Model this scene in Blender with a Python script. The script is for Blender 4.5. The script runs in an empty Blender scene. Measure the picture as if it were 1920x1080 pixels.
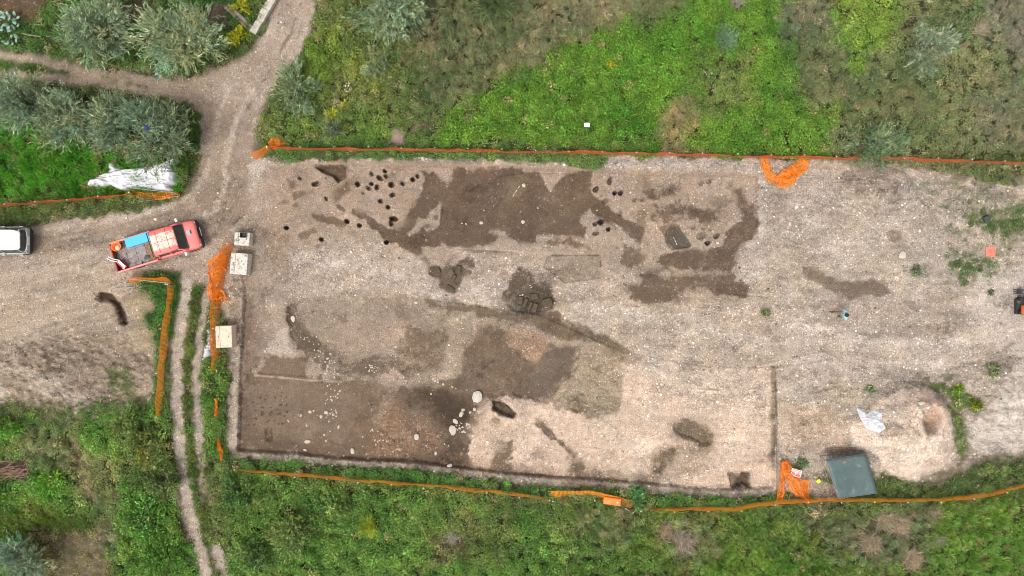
import bpy, bmesh, math, random
import numpy as np
from mathutils import Vector, Matrix

# ------------------------------------------------------------------ camera, sky, sun, exposure
SC = bpy.context.scene
COL = SC.collection
S = 0.03125            # metres per photograph pixel on the ground
H = 46.0               # flying height of the drone
cam = bpy.data.cameras.new('drone_camera'); cam_o = bpy.data.objects.new('drone_camera', cam); COL.objects.link(cam_o)
cam_o.location = (0, 0, H); cam.sensor_width = 36.0; cam.lens = 36.0 * H / 60.0
cam.clip_start = 1.0; cam.clip_end = 2000.0
SC.camera = cam_o

SUN_EL, SUN_AZ = math.radians(60), math.radians(218)      # azimuth clockwise from north (image up): from the south-west
world = bpy.data.worlds.new('World'); SC.world = world; world.use_nodes = True
wn, wl = world.node_tree.nodes, world.node_tree.links
bg = wn['Background']; sky = wn.new('ShaderNodeTexSky'); sky.sky_type = 'NISHITA'; sky.sun_disc = False
sky.sun_elevation = SUN_EL; sky.sun_rotation = SUN_AZ; sky.dust_density = 4.0; sky.air_density = 1.0; sky.ozone_density = 1.0
hs = wn.new('ShaderNodeHueSaturation'); hs.inputs['Saturation'].default_value = 0.22     # cloud veil: nearly neutral light
wl.new(sky.outputs[0], hs.inputs['Color']); wl.new(hs.outputs[0], bg.inputs['Color']); bg.inputs['Strength'].default_value = 0.15
sun = bpy.data.lights.new('sun', 'SUN'); sun.energy = 1.25; sun.angle = math.radians(18); sun.color = (1.0, 0.96, 0.9)
sun_o = bpy.data.objects.new('sun', sun); COL.objects.link(sun_o)
sd_ = Vector((math.sin(SUN_AZ) * math.cos(SUN_EL), math.cos(SUN_AZ) * math.cos(SUN_EL), math.sin(SUN_EL)))
sun_o.rotation_euler = (-sd_).to_track_quat('-Z', 'Y').to_euler(); sun_o.location = (0, 0, 60)
SC.view_settings.view_transform = 'Standard'; SC.view_settings.look = 'None'
SC.view_settings.exposure = 0.66; SC.view_settings.gamma = 1.0
try: SC.view_settings.use_curve_mapping = False
except Exception: pass

SC.render.engine = 'CYCLES'; SC.cycles.filter_width = 0.95; SC.cycles.max_bounces = 4; SC.cycles.diffuse_bounces = 2; SC.cycles.glossy_bounces = 2; SC.cycles.transmission_bounces = 2; SC.cycles.transparent_max_bounces = 4
R = math.radians
rng = np.random.default_rng(7); random.seed(7)

# ------------------------------------------------------------------ helpers
def W(px, py, z=0.0):
    """plan position of a point seen at a photograph pixel when it stands z metres up"""
    k = S * (H - z) / H
    return Vector(((px - 960) * k, (540 - py) * k, z))
def s2l(c):
    c = np.asarray(c, float) / 255.0
    return np.where(c <= 0.04045, c / 12.92, ((c + 0.055) / 1.055) ** 2.4)
def tag(o, label=None, cat=None, group=None, kind=None):
    if label: o['label'] = label
    if cat: o['category'] = cat
    if group: o['group'] = group
    if kind: o['kind'] = kind
    return o
def empty(name, loc=(0, 0, 0), rz=0.0, **k):
    o = bpy.data.objects.new(name, None); COL.objects.link(o); o.location = loc; o.rotation_euler = (0, 0, rz)
    o.empty_display_size = 0.2
    return tag(o, **k)
def link(name, me, parent=None, loc=None, rot=None, **k):
    o = bpy.data.objects.new(name, me); COL.objects.link(o)
    if parent: o.parent = parent
    if loc is not None: o.location = loc
    if rot is not None: o.rotation_euler = rot
    return tag(o, **k)
def mesh_np(name, V, F, mat=None, smooth=False, tint=None, fl=None):
    V = np.asarray(V, np.float32); F = np.asarray(F, np.int32); n = F.shape[1]
    me = bpy.data.meshes.new(name)
    me.vertices.add(len(V)); me.vertices.foreach_set('co', V.ravel())
    me.loops.add(F.size); me.loops.foreach_set('vertex_index', F.ravel())
    me.polygons.add(len(F)); me.polygons.foreach_set('loop_start', np.arange(0, F.size, n, dtype=np.int32))
    if smooth: me.polygons.foreach_set('use_smooth', np.ones(len(F), bool))
    me.update(calc_edges=True)
    if tint is not None:
        a = me.attributes.new('tint', 'FLOAT_COLOR', 'POINT')
        a.data.foreach_set('color', np.c_[tint, np.ones(len(tint))].astype(np.float32).ravel())
    if mat: me.materials.append(mat)
    return me
class MB:
    """collects boxes, tubes, lofts into one mesh"""
    def __init__(self): self.v = []; self.f = []
    def add(self, vs, fs):
        b = len(self.v); self.v += [tuple(x) for x in vs]; self.f += [tuple(i + b for i in f) for f in fs]; return self
    def box(self, c, s, rz=0.0, tilt=None, taper=1.0):
        x, y, z = [q / 2 for q in s]
        vs = [Vector((sx * x * (taper if sz > 0 else 1), sy * y * (taper if sz > 0 else 1), sz * z)) for sz in (-1, 1) for sx, sy in ((-1, -1), (1, -1), (1, 1), (-1, 1))]
        M = Matrix.Rotation(rz, 3, 'Z')
        if tilt: M = M @ Matrix.Rotation(tilt[1], 3, tilt[0])
        return self.add([M @ v + Vector(c) for v in vs], [(3, 2, 1, 0), (4, 5, 6, 7), (0, 1, 5, 4), (1, 2, 6, 5), (2, 3, 7, 6), (3, 0, 4, 7)])
    def loft(self, rings, cap=True, closed=True):
        n = len(rings[0]); vs = [p for r in rings for p in r]; fs = []
        for i in range(len(rings) - 1):
            for j in range(n if closed else n - 1):
                k = (j + 1) % n; fs.append((i * n + j, i * n + k, (i + 1) * n + k, (i + 1) * n + j))
        if cap: fs += [tuple(range(n - 1, -1, -1)), tuple((len(rings) - 1) * n + j for j in range(n))]
        return self.add(vs, fs)
    def tube(self, pts, r, n=6):
        pts = [Vector(p) for p in pts]; rs = r if isinstance(r, (list, tuple)) else [r] * len(pts); rings = []
        for i, p in enumerate(pts):
            d = (pts[min(i + 1, len(pts) - 1)] - pts[max(i - 1, 0)]).normalized()
            a = d.orthogonal().normalized() if abs(d.z) > .99 else d.cross(Vector((0, 0, 1))).normalized(); b = d.cross(a)
            rings.append([p + (a * math.cos(t) + b * math.sin(t)) * rs[i] for t in [2 * math.pi * k / n for k in range(n)]])
        return self.loft(rings)
    def lathe(self, prof, axis='Z', c=(0, 0, 0), n=20):
        rings = []
        for r, h in prof:
            ring = []
            for k in range(n):
                t = 2 * math.pi * k / n; a, b = r * math.cos(t), r * math.sin(t)
                p = {'Z': (a, b, h), 'Y': (a, h, -b), 'X': (h, a, b)}[axis]
                ring.append((p[0] + c[0], p[1] + c[1], p[2] + c[2]))
            rings.append(ring)
        return self.loft(rings)
    def prism(self, poly, z0, z1, inset=0.0):
        n = len(poly); cx = sum(p[0] for p in poly) / n; cy = sum(p[1] for p in poly) / n
        top = [(cx + (p[0] - cx) * (1 - inset), cy + (p[1] - cy) * (1 - inset), z1) for p in poly]
        return self.loft([[(p[0], p[1], z0) for p in poly], top])
    def build(self, name, mat, parent=None, loc=None, rot=None, bevel=0.0, seg=2, smooth=False, **k):
        me = bpy.data.meshes.new(name); me.from_pydata(self.v, [], self.f)
        bm = bmesh.new(); bm.from_mesh(me); bmesh.ops.recalc_face_normals(bm, faces=bm.faces)
        if bevel: bmesh.ops.bevel(bm, geom=list(bm.edges), offset=bevel, segments=seg, affect='EDGES', profile=.6, clamp_overlap=True)
        if smooth:
            for f in bm.faces: f.smooth = True
        bm.to_mesh(me); bm.free(); me.materials.append(mat)
        return link(name, me, parent, loc, rot, **k)

# ---- noise on numpy arrays
_T = np.random.default_rng(99).random(65536)
def vn(x, y, seed=0):
    ix = np.floor(x).astype(np.int64); iy = np.floor(y).astype(np.int64); fx = x - ix; fy = y - iy
    fx = fx * fx * (3 - 2 * fx); fy = fy * fy * (3 - 2 * fy)
    def h(a, b): return _T[((a * 73856093) ^ (b * 19349663) ^ (seed * 83492791)) & 65535]
    return (h(ix, iy) * (1 - fx) + h(ix + 1, iy) * fx) * (1 - fy) + (h(ix, iy + 1) * (1 - fx) + h(ix + 1, iy + 1) * fx) * fy
def fbm(x, y, seed=0, o=4):
    t = 0; a = .5; s = 0
    for i in range(o): t = t + a * vn(x * 2 ** i, y * 2 ** i, seed + i * 17); s += a; a *= .55
    return t / s
def sstep(a, b, x):
    t = np.clip((x - a) / (b - a), 0, 1); return t * t * (3 - 2 * t)
def parse(p):
    return np.array([[float(q) for q in t.split(',')] for t in p.split()])
def sdf(x, y, spec):
    """signed distance (px, negative inside) to 'x,y x,y ...', 'L<width>:polyline' or 'E:cx,cy,rx,ry[,deg]'"""
    if spec[0] == 'E':
        q = [float(t) for t in spec[2:].split(',')]; cx, cy, rx, ry = q[:4]; a = math.radians(q[4]) if len(q) > 4 else 0
        dx, dy = x - cx, y - cy; u = dx * math.cos(a) + dy * math.sin(a); v = -dx * math.sin(a) + dy * math.cos(a)
        return (np.sqrt((u / rx) ** 2 + (v / ry) ** 2) - 1) * min(rx, ry)
    line = spec[0] == 'L'
    if line: wid, spec = spec[1:].split(':'); wid = float(wid)
    P = parse(spec); n = len(P); d = np.full(x.shape, 1e9); ins = np.zeros(x.shape, bool)
    for i in range(n - 1 if line else n):
        a, b = P[i], P[(i + 1) % n]; e = b - a; wx, wy = x - a[0], y - a[1]
        t = np.clip((wx * e[0] + wy * e[1]) / max(e @ e, 1e-9), 0, 1)
        d = np.minimum(d, (wx - e[0] * t) ** 2 + (wy - e[1] * t) ** 2)
        if not line and abs(e[1]) > 1e-9:
            c = (a[1] > y) != (b[1] > y); ins ^= c & (x < e[0] * (y - a[1]) / e[1] + a[0])
    d = np.sqrt(d)
    return d - wid / 2 if line else np.where(ins, -d, d)
def bounds(spec):
    if spec[0] == 'E':
        q = [float(t) for t in spec[2:].split(',')]; m = max(q[2], q[3]); return q[0] - m, q[0] + m, q[1] - m, q[1] + m
    w = 0
    if spec[0] == 'L': w, spec = spec[1:].split(':'); w = float(w)
    P = parse(spec); return P[:, 0].min() - w, P[:, 0].max() + w, P[:, 1].min() - w, P[:, 1].max() + w
def mask(x, y, spec, feather, breakup=0.0, bscale=14.0, seed=0):
    """(indices, 0..1 mask) near the shape; edge roughened by noise"""
    x0, x1, y0, y1 = bounds(spec); m = feather + breakup + 4
    idx = np.nonzero((x > x0 - m) & (x < x1 + m) & (y > y0 - m) & (y < y1 + m))[0]
    if not len(idx): return idx, np.zeros(0)
    xx, yy = x[idx], y[idx]; d = sdf(xx, yy, spec)
    if breakup: d = d + breakup * 2 * ((fbm(xx / bscale, yy / bscale, seed + 5, 4) - .5) * 2.0 + (fbm(xx / 4.5, yy / 4.5, seed + 6, 2) - .5) * .4)
    if breakup > 2: feather = feather * (.35 + 2.4 * sstep(.3, .75, fbm(xx / 30, yy / 30, seed + 8, 2)))
    return idx, sstep(feather, -feather, d)

# ------------------------------------------------------------------ the lie of the land (photograph pixels as a survey grid)
TRENCH = '500,309 640,309 900,313 1100,321 1200,327 1421,331 1421,450 1500,460 1500,680 1449,690 1452,916 1340,920 1200,907 1070,899 960,890 880,880 780,868 640,862 560,853 446,845 450,700 458,545 440,470 470,380'
HEIGHTS = [  # metres, feather px, edge roughness px, shape
    (-.11, 6, 4, '535,575 600,560 700,560 800,562 905,577 1010,588 1100,618 1170,650 1165,690 1130,785 1060,770 1000,752 925,750 905,775 880,815 885,870 780,866 640,860 560,850 452,842 460,700 500,665 552,660 540,620'),
    (-.05, 6, 3, '853,317 960,314 1109,321 1104,352 1140,385 1210,425 1201,455 1175,437 1122,406 1090,407 1096,445 1007,440 960,450 915,432 850,465 790,462 720,445 661,400 673,391 735,430 765,400 798,337 790,318'),
    (.09, 2, 1.5, '825,380 807,395 800,410 785,407 777,425 762,437 767,445 780,437 802,435 826,420 828,395'),
    (.07, 2, 1, '1015,323 1060,322 1033,358'),
    (-.05, 4, 3, '1377,352 1392,352 1400,370 1415,390 1421,410 1422,435 1410,447 1390,462 1378,495 1360,510 1285,508 1235,490 1262,468 1347,465 1362,442 1392,405 1377,375'),
    (-.14, 1.5, .5, '1252,430 1270,420 1297,460 1293,463 1262,467 1250,452'),
    (-.07, 1.2, .3, '1030,479 1126,479 1126,521 1060,530 1020,500'),
    (-.06, 1.5, .6, '835,468 960,472 1030,476 1115,565 1250,570 1390,590 1440,690 1330,690 1165,660 1010,590 800,562'),
    (-.09, 2, 1, '1060,640 1084,648 1084,670 1070,705 1050,725 1035,745 1028,757 985,748 960,740 990,700 1010,680 1030,655'),
    (-.05, 1.5, .8, '505,667 545,668 572,672 575,708 480,702'),
    (-.38, 2.2, .8, '590,312 652,312 647,330 632,340 620,327 605,323'),
    (-.12, 3, 1, '806,497 820,496 830,505 826,516 812,518 804,512'), (-.12, 3, 1, '848,498 862,494 870,500 868,520 856,534 846,528 852,512'),
    (-.08, 3, 1, '826,530 845,526 858,540 852,551 836,545'),
    (-.12, 4, 2, '961,545 1036,548 1045,564 1036,577 1011,589 967,586 950,570'),
    (-.35, 2.5, 1, '924,752 940,751 955,764 968,775 962,785 945,780 925,768'),
    (-.28, 5, 2, '1270,795 1285,785 1305,790 1320,800 1335,815 1335,835 1318,838 1300,825 1275,820 1267,808'),
    (-.2, 5, 2, '1228,860 1240,845 1260,840 1272,835 1262,860 1240,888 1230,885'),
    (-.32, 2.5, 2, '1370,888 1404,886 1405,912 1374,914'),
    (-.1, 2, 1, 'E:503,816,7,14'),
    (-.35, 3, 2, 'L16:192,556 215,562 226,580 232,600'),
    (-.10, 3, 1, 'L5:1520,735 1580,722 1560,716'), (-.07, 2, 1, 'L4:1440,686 1500,682 1560,672'), (-.06, 2, 1, 'L4:1600,690 1640,702 1720,708 1800,700'),
    (-.12, 3, 1, 'L8:1780,690 1850,672 1900,640'), (.15, 6, 3, '1790,820 1850,760 1880,700 1920,660 1920,850 1830,850'),
    (-.06, 1.5, .6, 'L4:890,470 930,472 975,474'), (-.05, 1.2, .5, 'L3:1310,728 1350,730'), (-.06, 1.5, .5, 'L3:1370,550 1440,556'),
]
HOLES = [  # x, y, rx, ry, depth, tilt : post-holes and scoops cut in the gravel
    (562, 333, 4, 3, .2), (590, 344, 9, 4.5, .3, -20), (695, 325, 4, 4, .35), (720, 319, 3.5, 3.5, .35), (723, 329, 5, 4, .35), (711, 333, 8, 5, .4, 20),
    (669, 344, 4.5, 5, .35), (695, 343, 4, 4, .4), (690, 352, 5, 4, .3), (706, 350, 6.5, 5, .4, -40), (733, 345, 6.5, 6, .35), (754, 343, 4.5, 4.5, .4),
    (773, 335, 5, 4.5, .4), (782, 329, 4.5, 4, .3), (610, 372, 3.5, 4, .3), (735, 364, 6.5, 4, .3, -30), (712, 376, 5, 4.5, .4), (726, 387, 4, 4, .3),
    (737, 409, 10, 5, .4, 5), (733, 417, 5, 8, .25), (649, 414, 5, 5, .4), (672, 422, 4.5, 4.5, .35), (536, 427, 5, 5, .3), (601, 448, 4.5, 5, .4),
    (723, 454, 5, 5, .4), (680, 361, 4, 3, .15), (1118, 354, 6, 6, .4), (1154, 361, 4.5, 4.5, .4), (1165, 361, 4.5, 4.5, .4), (1144, 338, 5, 8, .22), (1142, 429, 5, 4.5, .35),
    (1127, 416, 7, 6, .35), (1117, 419, 5, 5, .2), (1329, 455, 4.5, 4.5, .4), (1345, 442, 6, 5, .18, -45), (1163, 399, 6, 6, .15), (1136, 376, 6.5, 6, .12), (1118, 437, 8, 4.5, .18),
    (1316, 442, 10, 9, .08), (1332, 338, 6, 6, .15), (1316, 342, 6, 5, .1), (1191, 374, 4, 3, .15), (1370, 345, 7, 7, .06), (1300, 426, 5, 4, .08), (1321, 427, 5, 4, .08),
]
def terrain_z(X, Y):
    px, py = X / S + 960, 540 - Y / S
    z = 0.10 * (fbm(px / 160, py / 160, 3, 3) - .5) + .05 * (fbm(px / 25, py / 25, 9, 3) - .5)
    far = np.clip((np.hypot(X / 34, Y / 20) - 1) * 3, 0, 1); z = z * (1 - far)
    # the trench with ramps at its open sides
    idx, m = mask(px, py, TRENCH, 2.4, 1.2, 10, 1)
    if len(idx):
        xx, yy = px[idx], py[idx]
        right = 1 - (1 - sstep(1497, 1370, xx)) * sstep(440, 470, yy) * sstep(705, 680, yy)
        left = 1 - (1 - sstep(462, 640, xx)) * sstep(560, 500, yy)
        z[idx] -= .36 * m * right * left * (.75 + .25 * sstep(600, 320, yy))
    for i, (dz, f, b, spec) in enumerate(HEIGHTS):
        idx, m = mask(px, py, spec, f, b, 9, 40 + i)
        if len(idx): z[idx] += dz * m
    for h in HOLES:
        a = h[5] if len(h) > 5 else 0
        idx, m = mask(px, py, 'E:%g,%g,%g,%g,%g' % (h[0], h[1], h[2] * .74, h[3] * .74, a), 1.0, .6, 5, int(h[0]))
        if len(idx): z[idx] -= h[4] * (.75 + .6 * ((int(h[0] * 7 + h[1]) % 10) / 9)) * m * (.85 + .3 * vn(px[idx] / 3, py[idx] / 3, 8))
    for spec, amp in (('-20,640 120,620 250,620 300,700 250,770 150,790 -20,760', .22), ('432,500 460,500 455,690 430,700', .1), ('1560,330 1700,330 1700,400 1560,390', .12), ('1790,690 1920,650 1920,860 1800,860', .14), ('440,850 1450,916 1450,935 430,868', .08), ('1090,650 1170,660 1160,780 1040,760', .09), ('690,770 860,800 880,870 690,860', .07)):
        idx, m = mask(px, py, spec, 10)
        if len(idx): z[idx] += amp * m * (fbm(px[idx] / 11, py[idx] / 8, 33, 4) - .5) * 2
    for hz, spec in ((.07, 'L10:1165,675 1230,690 1300,722 1370,735'), (-.06, 'L7:1300,715 1350,731'), (.06, 'L12:1440,690 1540,665 1600,690 1720,705'), (-.07, 'L8:1560,715 1640,705 1740,712'), (.08, 'L14:1500,600 1640,640 1800,620'), (-.05, 'L6:60,470 200,445 330,405'), (-.05, 'L6:90,515 200,500'), (.05, 'L8:440,250 420,330 360,400'), (-.06, 'L7:452,240 432,330 385,395')):
        idx, m = mask(px, py, spec, 5, 2.5, 14, 77)
        if len(idx): z[idx] += hz * m
    # mounds
    for cx, cy, rx, ry, hh, a, fl in ((1698, 806, 99, 92, 1.55, 0, .1), (1640, 345, 70, 36, .45, 0, 0), (262, 572, 38, 28, .38, 0, 0), (262, 628, 36, 34, .3, 0, 0),
                                  (80, 690, 150, 45, .28, -14, 0), (1870, 720, 30, 50, .3, 20, 0), (1728, 758, 50, 42, .4, 0, 0), (990, 655, 38, 28, .09, 20, .5), (1090, 765, 40, 26, .1, 0, 0), (1560, 425, 60, 60, .12, -30, 0)):
        d = sdf(px, py, 'E:%g,%g,%g,%g,%g' % (cx, cy, rx, ry, a)) / min(rx, ry); t = np.clip(-d, 0, 1)
        z += hh * (1 - (1 - np.clip(t / (1 - fl * .5), 0, 1)) ** 2) * (.9 + .2 * fbm(px / 14, py / 14, 21, 2)) * (t > 0)
    d = sdf(px, py, 'E:1727,781,24,30,10') / 24; z -= .95 * sstep(0.1, -.85, d)
    bl = mask(px, py, '1448,690 1452,690 1456,800 1455,918 1449,918', 3)          # soil bank along the eastern trench edge
    if len(bl[0]): z[bl[0]] += .12 * bl[1]
    return z

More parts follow.
